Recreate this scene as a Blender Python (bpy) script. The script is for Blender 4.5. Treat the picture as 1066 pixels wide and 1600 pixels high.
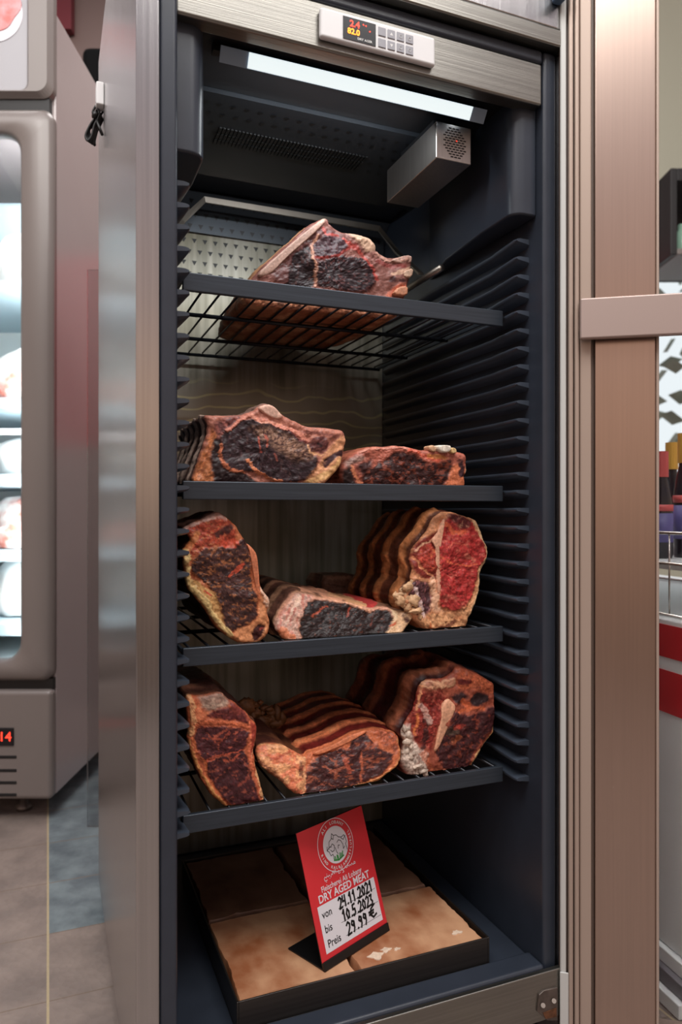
import bpy, math, random
import numpy as np
from mathutils import Vector, Matrix

# ------------------------------------------------------------------ camera, world, lights, exposure
S = bpy.context.scene
for o in list(bpy.data.objects): bpy.data.objects.remove(o)
H = 0.84                                   # eye height
TH = math.radians(22.03)                   # the camera looks 22 degrees to the right of the cabinet's depth axis
CT, ST = math.cos(TH), math.sin(TH)
F = 1132.0
cam_d = bpy.data.cameras.new('camera'); cam = bpy.data.objects.new('camera', cam_d)
S.collection.objects.link(cam); S.camera = cam
cam.location = (0, 0, H); cam.rotation_euler = (math.pi/2, 0, -TH)
cam_d.sensor_fit = 'VERTICAL'; cam_d.sensor_height = 36; cam_d.sensor_width = 24
cam_d.lens = F/1600*36; cam_d.clip_start = .02
cam_d.dof.use_dof = True; cam_d.dof.focus_distance = 1.14; cam_d.dof.aperture_fstop = 4.0

S.view_settings.view_transform = 'Standard'; S.view_settings.look = 'None'
S.view_settings.gamma = 1; S.view_settings.use_curve_mapping = False
S.view_settings.exposure = 0.0

w = bpy.data.worlds.new('world'); S.world = w; w.use_nodes = True
nt = w.node_tree; bg = nt.nodes['Background']
tc = nt.nodes.new('ShaderNodeTexCoord'); sep = nt.nodes.new('ShaderNodeSeparateXYZ')
nt.links.new(tc.outputs['Generated'], sep.inputs[0])
mr = nt.nodes.new('ShaderNodeMapRange'); mr.inputs[1].default_value = -1; mr.inputs[2].default_value = 1
nt.links.new(sep.outputs[2], mr.inputs[0])
cr = nt.nodes.new('ShaderNodeValToRGB'); el = cr.color_ramp.elements
el[0].position = 0.0; el[0].color = (.02, .016, .014, 1)
el[1].position = 1.0; el[1].color = (.40, .38, .42, 1)
for p_, c_ in ((.32, (.035, .027, .025, 1)), (.46, (.24, .165, .13, 1)), (.56, (.74, .50, .36, 1)), (.64, (.55, .42, .38, 1)), (.78, (.45, .40, .43, 1))):
    e = cr.color_ramp.elements.new(p_); e.color = c_
nt.links.new(mr.outputs[0], cr.inputs[0])
# daylight in the direction of the shop window
dotn = nt.nodes.new('ShaderNodeVectorMath'); dotn.operation = 'DOT_PRODUCT'; dotn.inputs[1].default_value = (.72, .69, .05)
nt.links.new(tc.outputs['Generated'], dotn.inputs[0])
m2 = nt.nodes.new('ShaderNodeMapRange'); m2.inputs[1].default_value = .55; m2.inputs[2].default_value = .85
nt.links.new(dotn.outputs['Value'], m2.inputs[0])
mx = nt.nodes.new('ShaderNodeMixRGB'); mx.inputs[2].default_value = (.85, .92, .95, 1)
nt.links.new(m2.outputs[0], mx.inputs[0]); nt.links.new(cr.outputs[0], mx.inputs[1])
nt.links.new(mx.outputs[0], bg.inputs[0]); bg.inputs[1].default_value = 1.0

def area(name, loc, target, sx, sy, watts, col):
    d = bpy.data.lights.new(name, 'AREA'); d.shape = 'RECTANGLE'; d.size = sx; d.size_y = sy; d.energy = watts; d.color = col
    o = bpy.data.objects.new(name, d); S.collection.objects.link(o); o.location = loc
    o.rotation_euler = (Vector(target)-Vector(loc)).to_track_quat('-Z', 'Y').to_euler()
    return o
area('ceiling_light_front', (.25, -.15, 3.2), (.40, 1.0, .9), 2.6, 1.1, 84, (1, .97, .93))
area('back_fill_light', (.2, 2.35, 3.1), (.2, 2.4, 0), 1.6, .5, 26, (1, .96, .93))  # unseen area light, added to brighten the back wall
area('aisle_fill_light', (-.9, 1.0, 2.8), (-.6, 1.9, 0), 1.2, 1.2, 20, (1, .96, .92))  # unseen area light, added for the aisle floor
def L(r, d, z):
    """right, forward, height seen from the eye -> room"""
    return Vector((r*CT+d*ST, -r*ST+d*CT, z))
area('freezer_lamp', L(-.853, 2.012, 1.2), L(-1.15, 2.45, 1.2), .02, 1.45, 9, (.93, .98, 1))
area('cabinet_strip_lamp', (.41, 1.014, H+.615), (.38, 1.45, H+.36), .30, .012, 1.3, (.93, .98, 1))

# ------------------------------------------------------------------ helpers
def srgb(c):
    return tuple((x/255/12.92) if x/255 <= .04045 else ((x/255+.055)/1.055)**2.4 for x in c)
def W(px, py, Y, a=0, b=0, X0=0, Z0=H):
    """point of the picture's frame on the plane y = Y + a (x-X0) + b (z-Z0)"""
    u = (px-533)/F; v = (801-py)/F
    dx, dy, dz = u*CT+ST, -u*ST+CT, v
    t = (Y - a*X0 + b*(H-Z0))/(dy - a*dx - b*dz)
    return Vector((t*dx, t*dy, H+t*dz))
def L(r, d, z):
    """right, forward, height seen from the eye -> room"""
    return Vector((r*CT+d*ST, -r*ST+d*CT, z))
def V(px, py, d): return L((px-533)/F*d, d, H+(801-py)/F*d)

def mat(name, col, rough=.5, metal=0, noise=0, nscale=(20, 20, 20), bump=0, bscale=None, col2=None, emit=0, trans=0, coat=0, spec=None, attr=False, alpha=1, rvar=0, aniso=0):
    m = bpy.data.materials.new(name); m.use_nodes = True; t = m.node_tree; b = t.nodes['Principled BSDF']
    c = srgb(col)+(1,); b.inputs['Base Color'].default_value = c
    b.inputs['Roughness'].default_value = rough; b.inputs['Metallic'].default_value = metal
    if trans: b.inputs['Transmission Weight'].default_value = trans; b.inputs['IOR'].default_value = 1.15
    if coat: b.inputs['Coat Weight'].default_value = coat; b.inputs['Coat Roughness'].default_value = .3
    if spec is not None: b.inputs['Specular IOR Level'].default_value = spec
    if alpha < 1: b.inputs['Alpha'].default_value = alpha
    if emit: b.inputs['Emission Color'].default_value = c; b.inputs['Emission Strength'].default_value = emit
    if aniso:
        b.inputs['Anisotropic'].default_value = aniso; tg = t.nodes.new('ShaderNodeTangent'); tg.direction_type = 'RADIAL'; tg.axis = 'Z'; t.links.new(tg.outputs[0], b.inputs['Tangent'])
    tcn = t.nodes.new('ShaderNodeTexCoord')
    def nz(sc, det=6):
        mp = t.nodes.new('ShaderNodeMapping'); mp.inputs['Scale'].default_value = sc
        n = t.nodes.new('ShaderNodeTexNoise'); n.inputs['Scale'].default_value = 1; n.inputs['Detail'].default_value = det
        t.links.new(tcn.outputs['Object'], mp.inputs[0]); t.links.new(mp.outputs[0], n.inputs[0]); return n
    if attr:
        a = t.nodes.new('ShaderNodeAttribute'); a.attribute_name = 'tint'
        n = nz((260, 260, 260)); r = t.nodes.new('ShaderNodeMapRange')
        r.inputs[1].default_value = .3; r.inputs[2].default_value = .7; r.inputs[3].default_value = .74; r.inputs[4].default_value = 1.26
        t.links.new(n.outputs[0], r.inputs[0])
        mm = t.nodes.new('ShaderNodeVectorMath'); mm.operation = 'SCALE'
        t.links.new(a.outputs['Color'], mm.inputs[0]); t.links.new(r.outputs[0], mm.inputs['Scale'])
        t.links.new(mm.outputs[0], b.inputs['Base Color'])
    elif noise or col2:
        n = nz(nscale); r = t.nodes.new('ShaderNodeValToRGB')
        c2 = srgb(col2)+(1,) if col2 else tuple(x*(1-noise) for x in c[:3])+(1,)
        r.color_ramp.elements[0].position = .35; r.color_ramp.elements[0].color = c2
        r.color_ramp.elements[1].position = .65; r.color_ramp.elements[1].color = c
        t.links.new(n.outputs[0], r.inputs[0]); t.links.new(r.outputs[0], b.inputs['Base Color'])
    if rvar:
        n = nz(nscale); r = t.nodes.new('ShaderNodeMapRange'); r.inputs[3].default_value = rough-rvar; r.inputs[4].default_value = rough+rvar
        t.links.new(n.outputs[0], r.inputs[0]); t.links.new(r.outputs[0], b.inputs['Roughness'])
    if bump:
        n = nz(bscale or nscale); bp = t.nodes.new('ShaderNodeBump'); bp.inputs['Strength'].default_value = bump; bp.inputs['Distance'].default_value = .002
        t.links.new(n.outputs[0], bp.inputs['Height']); t.links.new(bp.outputs[0], b.inputs['Normal'])
    return m

M = {}
M['steel_v'] = mat('brushed steel upright', (192, 190, 190), .25, 1, .10, (300, 300, 2), .08, (700, 700, 4), rvar=.04, aniso=.8)
M['steel_h'] = mat('brushed steel level', (146, 144, 138), .36, 1, .14, (3, 300, 300), .12, (4, 700, 700), rvar=.08)
def back_mat():
    m = mat('stained steel back', (148, 146, 138), .36, .4, 0, bump=.08, bscale=(300, 300, 3)); t = m.node_tree; b = t.nodes['Principled BSDF']
    tcn = t.nodes.new('ShaderNodeTexCoord'); sp = t.nodes.new('ShaderNodeSeparateXYZ'); t.links.new(tcn.outputs['Object'], sp.inputs[0])
    def noise(sc, det):
        mp = t.nodes.new('ShaderNodeMapping'); mp.inputs['Scale'].default_value = sc; n = t.nodes.new('ShaderNodeTexNoise'); n.inputs['Scale'].default_value = 1; n.inputs['Detail'].default_value = det
        t.links.new(tcn.outputs['Object'], mp.inputs[0]); t.links.new(mp.outputs[0], n.inputs[0]); return n.outputs[0]
    def ramp(x, p0, c0, p1, c1):
        r = t.nodes.new('ShaderNodeValToRGB'); r.color_ramp.elements[0].position = p0; r.color_ramp.elements[0].color = c0+(1,); r.color_ramp.elements[1].position = p1; r.color_ramp.elements[1].color = c1+(1,)
        t.links.new(x, r.inputs[0]); return r.outputs[0]
    def mul(a, c):
        n = t.nodes.new('ShaderNodeMixRGB'); n.blend_type = 'MULTIPLY'; n.inputs[0].default_value = 1; t.links.new(a, n.inputs[1]); t.links.new(c, n.inputs[2]); return n.outputs[0]
    base = ramp(noise((5, 5, 5), 3), .35, srgb((128, 122, 104)), .65, srgb((160, 156, 146)))
    drip = ramp(noise((60, 60, 2.5), 5), .38, (.66, .66, .62), .62, (1.1, 1.1, 1.1))
    wv = t.nodes.new('ShaderNodeTexWave'); wv.bands_direction = 'Z'; wv.inputs['Scale'].default_value = 11; wv.inputs['Distortion'].default_value = 9; wv.inputs['Detail'].default_value = 2; wv.inputs['Detail Scale'].default_value = .7
    t.links.new(tcn.outputs['Object'], wv.inputs[0]); tide = ramp(wv.outputs['Fac'], .90, (1, 1, 1), .98, (1.7, 1.75, 1.3))
    # tide marks only in a band of height where the water stood
    mr_ = t.nodes.new('ShaderNodeMapRange'); mr_.inputs[1].default_value = .05; mr_.inputs[2].default_value = .09; g = t.nodes.new('ShaderNodeNewGeometry'); s2 = t.nodes.new('ShaderNodeSeparateXYZ'); t.links.new(g.outputs['Position'], s2.inputs[0])
    a_ = t.nodes.new('ShaderNodeMath'); a_.operation = 'SUBTRACT'; t.links.new(s2.outputs[2], a_.inputs[0]); a_.inputs[1].default_value = H+.20
    ab = t.nodes.new('ShaderNodeMath'); ab.operation = 'ABSOLUTE'; t.links.new(a_.outputs[0], ab.inputs[0]); t.links.new(ab.outputs[0], mr_.inputs[0])
    mr_.inputs[3].default_value = 1; mr_.inputs[4].default_value = 0
    mx_ = t.nodes.new('ShaderNodeMixRGB'); t.links.new(mr_.outputs[0], mx_.inputs[0]); t.links.new(drip, mx_.inputs[1]); t.links.new(tide, mx_.inputs[2])
    t.links.new(mul(base, mx_.outputs[0]), b.inputs['Base Color'])
    return m
M['steel_back'] = back_mat()
M['steel_box'] = mat('sensor box steel', (196, 190, 186), .38, 1, .1, (200, 200, 10))
M['liner'] = mat('dark slate plastic liner', (47, 53, 64), .33, 0, .1, (30, 30, 30), .05, (900, 900, 900))
M['rail'] = mat('slate plastic rail', (62, 70, 82), .3, 0)
M['dark'] = mat('near black plastic', (16, 17, 20), .5)
M['black'] = mat('black', (9, 9, 11), .45)
M['shelfm'] = mat('dark coated shelf steel', (58, 66, 76), .36, .35, .25, (8, 300, 300), .06, (8, 500, 500))
M['wire'] = mat('dark wire', (34, 36, 42), .35, .4)
M['perf'] = mat('perforated dark panel', (66, 70, 76), .38, .6)
M['cover'] = mat('dark punched cover', (34, 37, 42), .4, .3)
M['bar'] = mat('dull steel bar', (170, 160, 150), .4, 1)
M['white'] = mat('white plastic', (222, 222, 224), .35)
M['signw'] = mat('sign panel white', (168, 168, 174), .5)
M['offwhite'] = mat('off white print', (215, 215, 215), .5)
M['display'] = mat('display black', (14, 12, 18), .25)
M['ledred'] = mat('red digits', (255, 60, 40), .5, emit=2.2)
M['ledorange'] = mat('orange digits', (255, 140, 30), .5, emit=2.2)
M['button'] = mat('grey button', (150, 150, 158), .4)
M['lens'] = mat('light strip cover', (225, 238, 240), .3, emit=.95)
M['lensclear'] = mat('clear light strip end', (170, 190, 210), .2, trans=.35)
M['led'] = mat('light strip diode', (240, 250, 255), .3, emit=14)
M['tray'] = mat('dark steel tray', (74, 70, 68), .36, .85, .15, (4, 300, 300))
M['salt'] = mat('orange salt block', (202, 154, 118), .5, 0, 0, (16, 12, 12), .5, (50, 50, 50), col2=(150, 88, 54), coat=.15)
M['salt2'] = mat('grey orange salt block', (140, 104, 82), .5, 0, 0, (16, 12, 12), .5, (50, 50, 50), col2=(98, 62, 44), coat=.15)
M['saltw'] = mat('white salt crust', (232, 206, 182), .7, 0, .2, (200, 200, 200))
M['red'] = mat('red card', (206, 44, 52), .4)
M['card'] = mat('white card', (218, 216, 222), .45)
M['ink'] = mat('black ink', (14, 14, 16), .5)
M['green'] = mat('green print', (50, 140, 60), .6)
M['gasket'] = mat('door gasket taupe', (176, 158, 146), .45, .3)
M['gasketl'] = mat('door gasket pale', (196, 198, 196), .45)
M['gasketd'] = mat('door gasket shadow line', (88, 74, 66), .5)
M['stile'] = mat('brown brushed aluminium', (200, 178, 166), .36, 1, .05, (250, 250, 4), aniso=.7)
M['barm'] = mat('taupe aluminium bar', (176, 158, 152), .5, .5)
M['glass'] = mat('glass', (255, 255, 255), 0, trans=1, spec=.3)
M['taupe'] = mat('taupe freezer enamel', (122, 114, 111), .36, 0, .05, (3, 3, 3), coat=.3)
M['taupeside_lit'] = mat('taupe freezer side lightened', (172, 160, 160), .2, 0, .05, (3, 3, 3), coat=.6)  # taupe made lighter in the colour, standing in for light on the side
M['inner'] = mat('white freezer lining', (226, 234, 234), .5)
M['bag'] = mat('frosted plastic bag', (232, 232, 228), .35, 0, 0, (16, 16, 22), .6, (60, 60, 60), col2=(228, 224, 220))
M['bagred'] = mat('plastic bag with meat', (234, 230, 226), .35, 0, 0, (22, 22, 22), .6, (60, 60, 60), col2=(190, 110, 96))
M['ice'] = mat('pale blue shelf edge', (176, 198, 208), .35)
M['plate'] = mat('plate print', (226, 222, 230), .4)
M['pink'] = mat('pink meat print', (226, 160, 165), .4, 0, 0, (30, 30, 30), col2=(206, 110, 105))
M['chest'] = mat('white chest enamel', (236, 242, 242), .3)
M['chestred'] = mat('red stripe', (200, 38, 46), .35)
M['chestgrey'] = mat('grey plinth', (120, 118, 124), .5)
M['chrome'] = mat('chrome wire', (190, 185, 180), .25, 1)
M['bottle'] = mat('dark bottle glass', (26, 24, 34), .12)
M['foil'] = mat('yellow foil', (206, 160, 70), .4, .2)
M['labelb'] = mat('blue violet label', (88, 84, 140), .5)
M['labelr'] = mat('red white label', (190, 80, 80), .5)
M['rust'] = mat('rusty hinge', (120, 78, 52), .7, .3, .5, (150, 150, 150))
M['hinge'] = mat('hinge steel', (120, 110, 104), .45, .8, .3, (60, 60, 60))
M['blue'] = mat('blue plug', (60, 84, 110), .4)
M['leaf'] = mat('green leaves', (190, 212, 198), .7, 0, .4, (6, 6, 6))
M['panelgrey'] = mat('grey panel', (120, 114, 110), .4)
M['sheet'] = mat('clear acrylic sheet', (225, 225, 225), .05, trans=1, spec=.3)
M['meat'] = mat('dry aged meat', (120, 60, 50), .46, 0, bump=.38, bscale=(190, 190, 190), attr=True, spec=.35)

class Mb:
    def __init__(s): s.v = []; s.f = []; s.m = []
    def add(s, vs, fs, mi=0):
        n = len(s.v); s.v += [Vector(v) for v in vs]; s.f += [tuple(i+n for i in f) for f in fs]; s.m += [mi]*len(fs); return s
    def box(s, x0, x1, y0, y1, z0, z1, mi=0):
        vs = [(x, y, z) for x in (x0, x1) for y in (y0, y1) for z in (z0, z1)]
        return s.add(vs, [(0, 1, 3, 2), (4, 6, 7, 5), (0, 4, 5, 1), (2, 3, 7, 6), (0, 2, 6, 4), (1, 5, 7, 3)], mi)
    def obox(s, o, ex, ey, ez, x0, x1, y0, y1, z0, z1, mi=0):
        vs = [o+ex*x+ey*y+ez*z for x in (x0, x1) for y in (y0, y1) for z in (z0, z1)]
        return s.add(vs, [(0, 1, 3, 2), (4, 6, 7, 5), (0, 4, 5, 1), (2, 3, 7, 6), (0, 2, 6, 4), (1, 5, 7, 3)], mi)
    def prism(s, poly, d, mi=0):
        n = len(poly); a = [Vector(p) for p in poly]; b = [p+Vector(d) for p in a]
        return s.add(a+b, [tuple(range(n))[::-1], tuple(range(n, 2*n))]+[(i, (i+1) % n, n+(i+1) % n, n+i) for i in range(n)], mi)
    def tube(s, pts, r, n=8, mi=0, closed=False):
        pts = [Vector(p) for p in pts]; rings = []; k = len(pts); up = None
        for i, p in enumerate(pts):
            a = pts[max(i-1, 0)]; b = pts[min(i+1, k-1)]; t = (b-a).normalized()
            if up is None: up = t.orthogonal().normalized()
            up = (up - t*up.dot(t)); up = up.normalized() if up.length > 1e-6 else t.orthogonal().normalized()
            sd = t.cross(up); rr = r[i] if isinstance(r, (list, tuple)) else r
            rings.append([p+(up*math.cos(2*math.pi*j/n)+sd*math.sin(2*math.pi*j/n))*rr for j in range(n)])
        vs = [v for q in rings for v in q]
        fs = [(i*n+j, i*n+(j+1) % n, (i+1)*n+(j+1) % n, (i+1)*n+j) for i in range(k-1) for j in range(n)]
        fs += [tuple(range(n))[::-1], tuple((k-1)*n+j for j in range(n))]
        return s.add(vs, fs, mi)
    def lathe(s, c, prof, n=24, mi=0):
        c = Vector(c); vs = [c+Vector((r*math.cos(2*math.pi*j/n), r*math.sin(2*math.pi*j/n), z)) for r, z in prof for j in range(n)]
        k = len(prof); fs = [(i*n+j, i*n+(j+1) % n, (i+1)*n+(j+1) % n, (i+1)*n+j) for i in range(k-1) for j in range(n)]
        fs += [tuple(range(n))[::-1], tuple((k-1)*n+j for j in range(n))]
        return s.add(vs, fs, mi)

def wloc(o):
    p = Vector((0, 0, 0))
    while o: p += o.location; o = o.parent
    return p
def obj(name, mb, mats, parent=None, bevel=0, smooth=False, seg=2, recalc=True):
    if not isinstance(mats, (list, tuple)): mats = [mats]
    me = bpy.data.meshes.new(name)
    o = bpy.data.objects.new(name, me); S.collection.objects.link(o)
    if parent: o.parent = parent; off = wloc(parent)
    else:
        xs = [v.x for v in mb.v]; ys = [v.y for v in mb.v]; zs = [v.z for v in mb.v]
        off = Vector(((min(xs)+max(xs))/2, (min(ys)+max(ys))/2, min(zs))); o.location = off
    me.from_pydata([v-off for v in mb.v], [], mb.f)
    for m in mats: me.materials.append(m)
    me.polygons.foreach_set('material_index', mb.m)
    if recalc:
        import bmesh
        bm = bmesh.new(); bm.from_mesh(me); bmesh.ops.recalc_face_normals(bm, faces=bm.faces); bm.to_mesh(me); bm.free()
    if bevel:
        b = o.modifiers.new('bevel', 'BEVEL'); b.width = bevel; b.segments = seg; b.limit_method = 'ANGLE'; b.angle_limit = math.radians(40); b.harden_normals = True
    if smooth or bevel:
        me.shade_smooth()
    return o
def empty(name, loc, label=None, cat=None, group=None):
    o = bpy.data.objects.new(name, None); S.collection.objects.link(o); o.location = loc; o.empty_display_size = .05
    return tag(o, label, cat, group)
def tag(o, label=None, cat=None, group=None, kind=None):
    if label: o['label'] = label
    if cat: o['category'] = cat
    if group: o['group'] = group
    if kind: o['kind'] = kind
    return o

def text(name, body, m, parent, o, ex, ey, size, align='CENTER', depth=.0002, squash=1.0, bold=0):
    cu = bpy.data.curves.new(name, 'FONT'); cu.body = body; cu.size = size; cu.align_x = align; cu.align_y = 'CENTER'
    cu.extrude = depth; cu.offset = bold; cu.resolution_u = 3
    t = bpy.data.objects.new('tmp', cu); S.collection.objects.link(t)
    bpy.context.view_layer.update()
    me = bpy.data.meshes.new_from_object(t.evaluated_get(bpy.context.evaluated_depsgraph_get()))
    bpy.data.objects.remove(t)
    ez = ex.cross(ey); off = wloc(parent); k = Matrix((ex*squash, ey, ez)).transposed().to_4x4(); k.translation = o-off
    me.transform(k); me.materials.clear(); me.materials.append(m); me.name = name
    ob = bpy.data.objects.new(name, me); S.collection.objects.link(ob); ob.parent = parent
    return ob

# ------------------------------------------------------------------ the shop around the cabinet
EXc, EYc, EZ = Vector((CT, -ST, 0)), Vector((ST, CT, 0)), Vector((0, 0, 1))   # right and forward of the eye
def floor_mat():
    m = bpy.data.materials.new('floor tiles'); m.use_nodes = True; t = m.node_tree; b = t.nodes['Principled BSDF']
    b.inputs['Roughness'].default_value = .6
    g = t.nodes.new('ShaderNodeNewGeometry'); sp = t.nodes.new('ShaderNodeSeparateXYZ'); t.links.new(g.outputs['Position'], sp.inputs[0])
    def math_(op, a, bb, c=None):
        n = t.nodes.new('ShaderNodeMath'); n.operation = op
        for i, x in enumerate((a, bb)):
            if x is None: continue
            if isinstance(x, (int, float)): n.inputs[i].default_value = x
            else: t.links.new(x, n.inputs[i])
        if c is not None: n.inputs[2].default_value = c
        return n.outputs[0]
    PX, PY = .32, .2135
    fx = math_('PINGPONG', sp.outputs[0], PX/2); fy = math_('PINGPONG', math_('SUBTRACT', sp.outputs[1], 1.341), PY/2)
    # ping-pong over half the pitch puts zeros on every tile edge
    gx = math_('LESS_THAN', fx, .0022); gy = math_('LESS_THAN', fy, .0014)
    def noise(sc, det=5):
        n = t.nodes.new('ShaderNodeTexNoise'); n.inputs['Scale'].default_value = sc; n.inputs['Detail'].default_value = det
        t.links.new(g.outputs['Position'], n.inputs[0]); return n.outputs[0]
    def mix(f, a, bcol):
        n = t.nodes.new('ShaderNodeMixRGB')
        if isinstance(f, (int, float)): n.inputs[0].default_value = f
        else: t.links.new(f, n.inputs[0])
        for i, x in ((1, a), (2, bcol)):
            if isinstance(x, tuple): n.inputs[i].default_value = srgb(x)+(1,)
            else: t.links.new(x, n.inputs[i])
        return n.outputs[0]
    ns = t.nodes.new('ShaderNodeMapRange'); ns.inputs[1].default_value = .35; ns.inputs[2].default_value = .65; t.links.new(noise(14, 8), ns.inputs[0])
    brown = mix(ns.outputs[0], (122, 110, 104), (142, 128, 120)); blue = mix(ns.outputs[0], (92, 102, 108), (122, 134, 138))
    inb = math_('MULTIPLY', math_('GREATER_THAN', sp.outputs[0], 0), math_('MULTIPLY', math_('LESS_THAN', sp.outputs[0], .32), math_('MULTIPLY', math_('GREATER_THAN', sp.outputs[1], 1.5545), math_('LESS_THAN', sp.outputs[1], 2.62))))
    c = mix(inb, brown, blue); c = mix(gy, c, (120, 104, 90)); c = mix(gx, c, (176, 160, 128))
    t.links.new(c, b.inputs['Base Color'])
    bp = t.nodes.new('ShaderNodeBump'); bp.inputs['Strength'].default_value = .5; bp.inputs['Distance'].default_value = .002
    ck = t.nodes.new('ShaderNodeTexVoronoi'); ck.inputs['Scale'].default_value = 70; t.links.new(g.outputs['Position'], ck.inputs[0])
    t.links.new(ck.outputs[0], bp.inputs['Height']); t.links.new(bp.outputs[0], b.inputs['Normal'])
    return m
fl = Mb().box(-4, 5, -1.2, 7, -.05, 0); tag(obj('floor', fl, floor_mat()), 'brown textured floor tiles with a strip of blue grey tiles', 'floor', kind='structure')

def wall_mat():
    m = bpy.data.materials.new('wall with red band'); m.use_nodes = True; t = m.node_tree; b = t.nodes['Principled BSDF']; b.inputs['Roughness'].default_value = .4
    g = t.nodes.new('ShaderNodeNewGeometry'); sp = t.nodes.new('ShaderNodeSeparateXYZ'); t.links.new(g.outputs['Position'], sp.inputs[0])
    r = t.nodes.new('ShaderNodeValToRGB'); r.color_ramp.interpolation = 'CONSTANT'
    mr_ = t.nodes.new('ShaderNodeMapRange'); mr_.inputs[2].default_value = 4; t.links.new(sp.outputs[2], mr_.inputs[0])
    e = r.color_ramp.elements; e[0].color = srgb((120, 114, 110))+(1,); e[1].position = (H+.27)/4; e[1].color = srgb((150, 26, 38))+(1,)
    for p_, c_ in (((H+1.10)/4, (100, 82, 78)),):
        q = e.new(p_); q.color = srgb(c_)+(1,)
    t.links.new(mr_.outputs[0], r.inputs[0]); t.links.new(r.outputs[0], b.inputs['Base Color'])
    return m
wm = wall_mat()
o_ = L(0, 3.15, 0)
wb = Mb(); wb.obox(o_, EXc, EYc, EZ, -3, 1.30, 0, .1, 0, 3.5)
tag(obj('wall_back', wb, wm), 'grey back wall with a dark red painted band', 'wall', kind='structure')
wr = Mb(); wr.obox(o_, EXc, EYc, EZ, 1.30, 3.2, 0, .1, 0, .62); wr.obox(o_, EXc, EYc, EZ, 1.30, 3.2, 0, .1, H+1.12, 3.5)
tag(obj('wall_right', wr, mat('cream wall', (176, 176, 158), .6)), 'cream wall around the shop window', 'wall', kind='structure')
wf = Mb()
for x in (1.30, 2.2, 3.14): wf.obox(o_, EXc, EYc, EZ, x, x+.06, -.01, .08, .62, H+1.12)
wf.obox(o_, EXc, EYc, EZ, 1.36, 3.14, -.01, .08, .62, .67); wf.obox(o_, EXc, EYc, EZ, 1.36, 3.14, -.01, .08, H+1.07, H+1.12)
win = tag(obj('window_1', wf, M['white']), 'shop window with bright daylight seen through the open door', 'window', kind='structure')
obj('window_glass', Mb().obox(o_, EXc, EYc, EZ, 1.36, 3.14, .03, .036, .67, H+1.07), M['glass'], win)
# a shrub outside the window
random.seed(4)
bs = Mb()
for i in range(120):
    c = L(2.05+random.gauss(0, .13), 4.1+random.gauss(0, .2), .35+random.random()*1.9)
    a, b_ = random.random()*6.3, random.random()*3
    e1 = Vector((math.cos(a), math.sin(a), .4*math.sin(b_)))*.07; e2 = Vector((-math.sin(a)*.3, math.cos(a)*.3, 1))*.04
    bs.add([c-e1, c-e2, c+e1, c+e2], [(0, 1, 2, 3)])
bt = empty('shrub', L(2.05, 4.1, 0), 'blurred green shrub outside the shop window', 'shrub')
obj('foliage', bs, M['leaf'], bt, recalc=False)
obj('stem', Mb().tube([L(2.05, 4.1, 0), L(2.03, 4.1, 1.0), L(2.08, 4.12, 1.9)], [.03, .02, .008]), M['rust'], bt)
# lamp fitting rail under the ceiling, seen through the glass
ar = empty('shelf_fixture', L(1.62, 2.9, H+1.02), 'dark shelf fixture with pale green jars high on the wall behind the glass door', 'shelf')
obj('board', Mb().obox(L(1.62, 2.9, H+1.02), EXc, EYc, EZ, -.32, .6, -.1, .22, -.025, 0), M['panelgrey'], ar, bevel=.004)
obj('top_board', Mb().obox(L(1.62, 2.9, H+1.02), EXc, EYc, EZ, -.32, .6, -.1, .22, .26, .31), M['dark'], ar, bevel=.004)
obj('side_panel', Mb().obox(L(1.62, 2.9, H+1.02), EXc, EYc, EZ, -.345, -.32, -.1, .22, -.025, .31), M['dark'], ar, bevel=.003)
obj('support', Mb().obox(L(1.62, 2.9, H+1.02), EXc, EYc, EZ, -.32, .6, .22, .245, -.025, .31), M['dark'], ar, bevel=.003)
gm = mat('pale green glass', (150, 190, 170), .3)
for i in range(5):
    j = Mb().lathe(L(1.36+i*.085, 2.88, H+1.0205), [(.028, 0), (.034, .01), (.034, .08+.01*(i % 2)), (.02, .10), (.02, .12)], 14)
    tag(obj('jar', j, gm, smooth=True), ['pale green jar nearest the door stile on the high dark shelf', 'second pale green jar from the door stile on the high dark shelf', 'third pale green jar from the door stile on the high dark shelf', 'fourth pale green jar from the door stile on the high dark shelf', 'pale green jar furthest from the door stile on the high dark shelf'][i], 'jar', 'jars on the high shelf')

rb = Mb(); rb.obox(O_ := L(0, 3.10, 0), EXc, EYc, EZ, (60-533)/F*3.1, (111-533)/F*3.1, 0, .045, H+(801-46)/F*3.1, 3.3)
tag(obj('wall_board', rb, mat('dark red board', (92, 20, 30), .4), bevel=.003), 'dark red board high on the back wall above the freezer', 'board')
# small black box on the wall between the two appliances
bb = Mb(); bb.obox(V(152, 118, 2.95), EXc, EYc, EZ, -.05, .07, -.05, .2, -.10, .09)
tag(obj('wall_speaker', bb, mat('matte black', (7, 7, 8), .9, spec=.1), bevel=.03, seg=4), 'black rounded speaker box on the wall above the freezer', 'speaker')

# ------------------------------------------------------------------ display freezer on the left
FD = 1.96
def fr(px): return (px-533)/F*FD
def fz(py): return H+(801-py)/F*FD
fz0 = empty('display_freezer', L(-1.15, FD+.3, 0), 'tall taupe display freezer with lit glass door left of the steel cabinet', 'freezer')
O0 = Vector((0, 0, 0))
xr = fr(80); xl = xr-.66
b = Mb()
def fbox(b, x0, x1, d0, d1, z0, z1, mi=0): b.obox(O0, EXc, EYc, EZ, x0, x1, d0, d1, z0, z1, mi); return b
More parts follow.
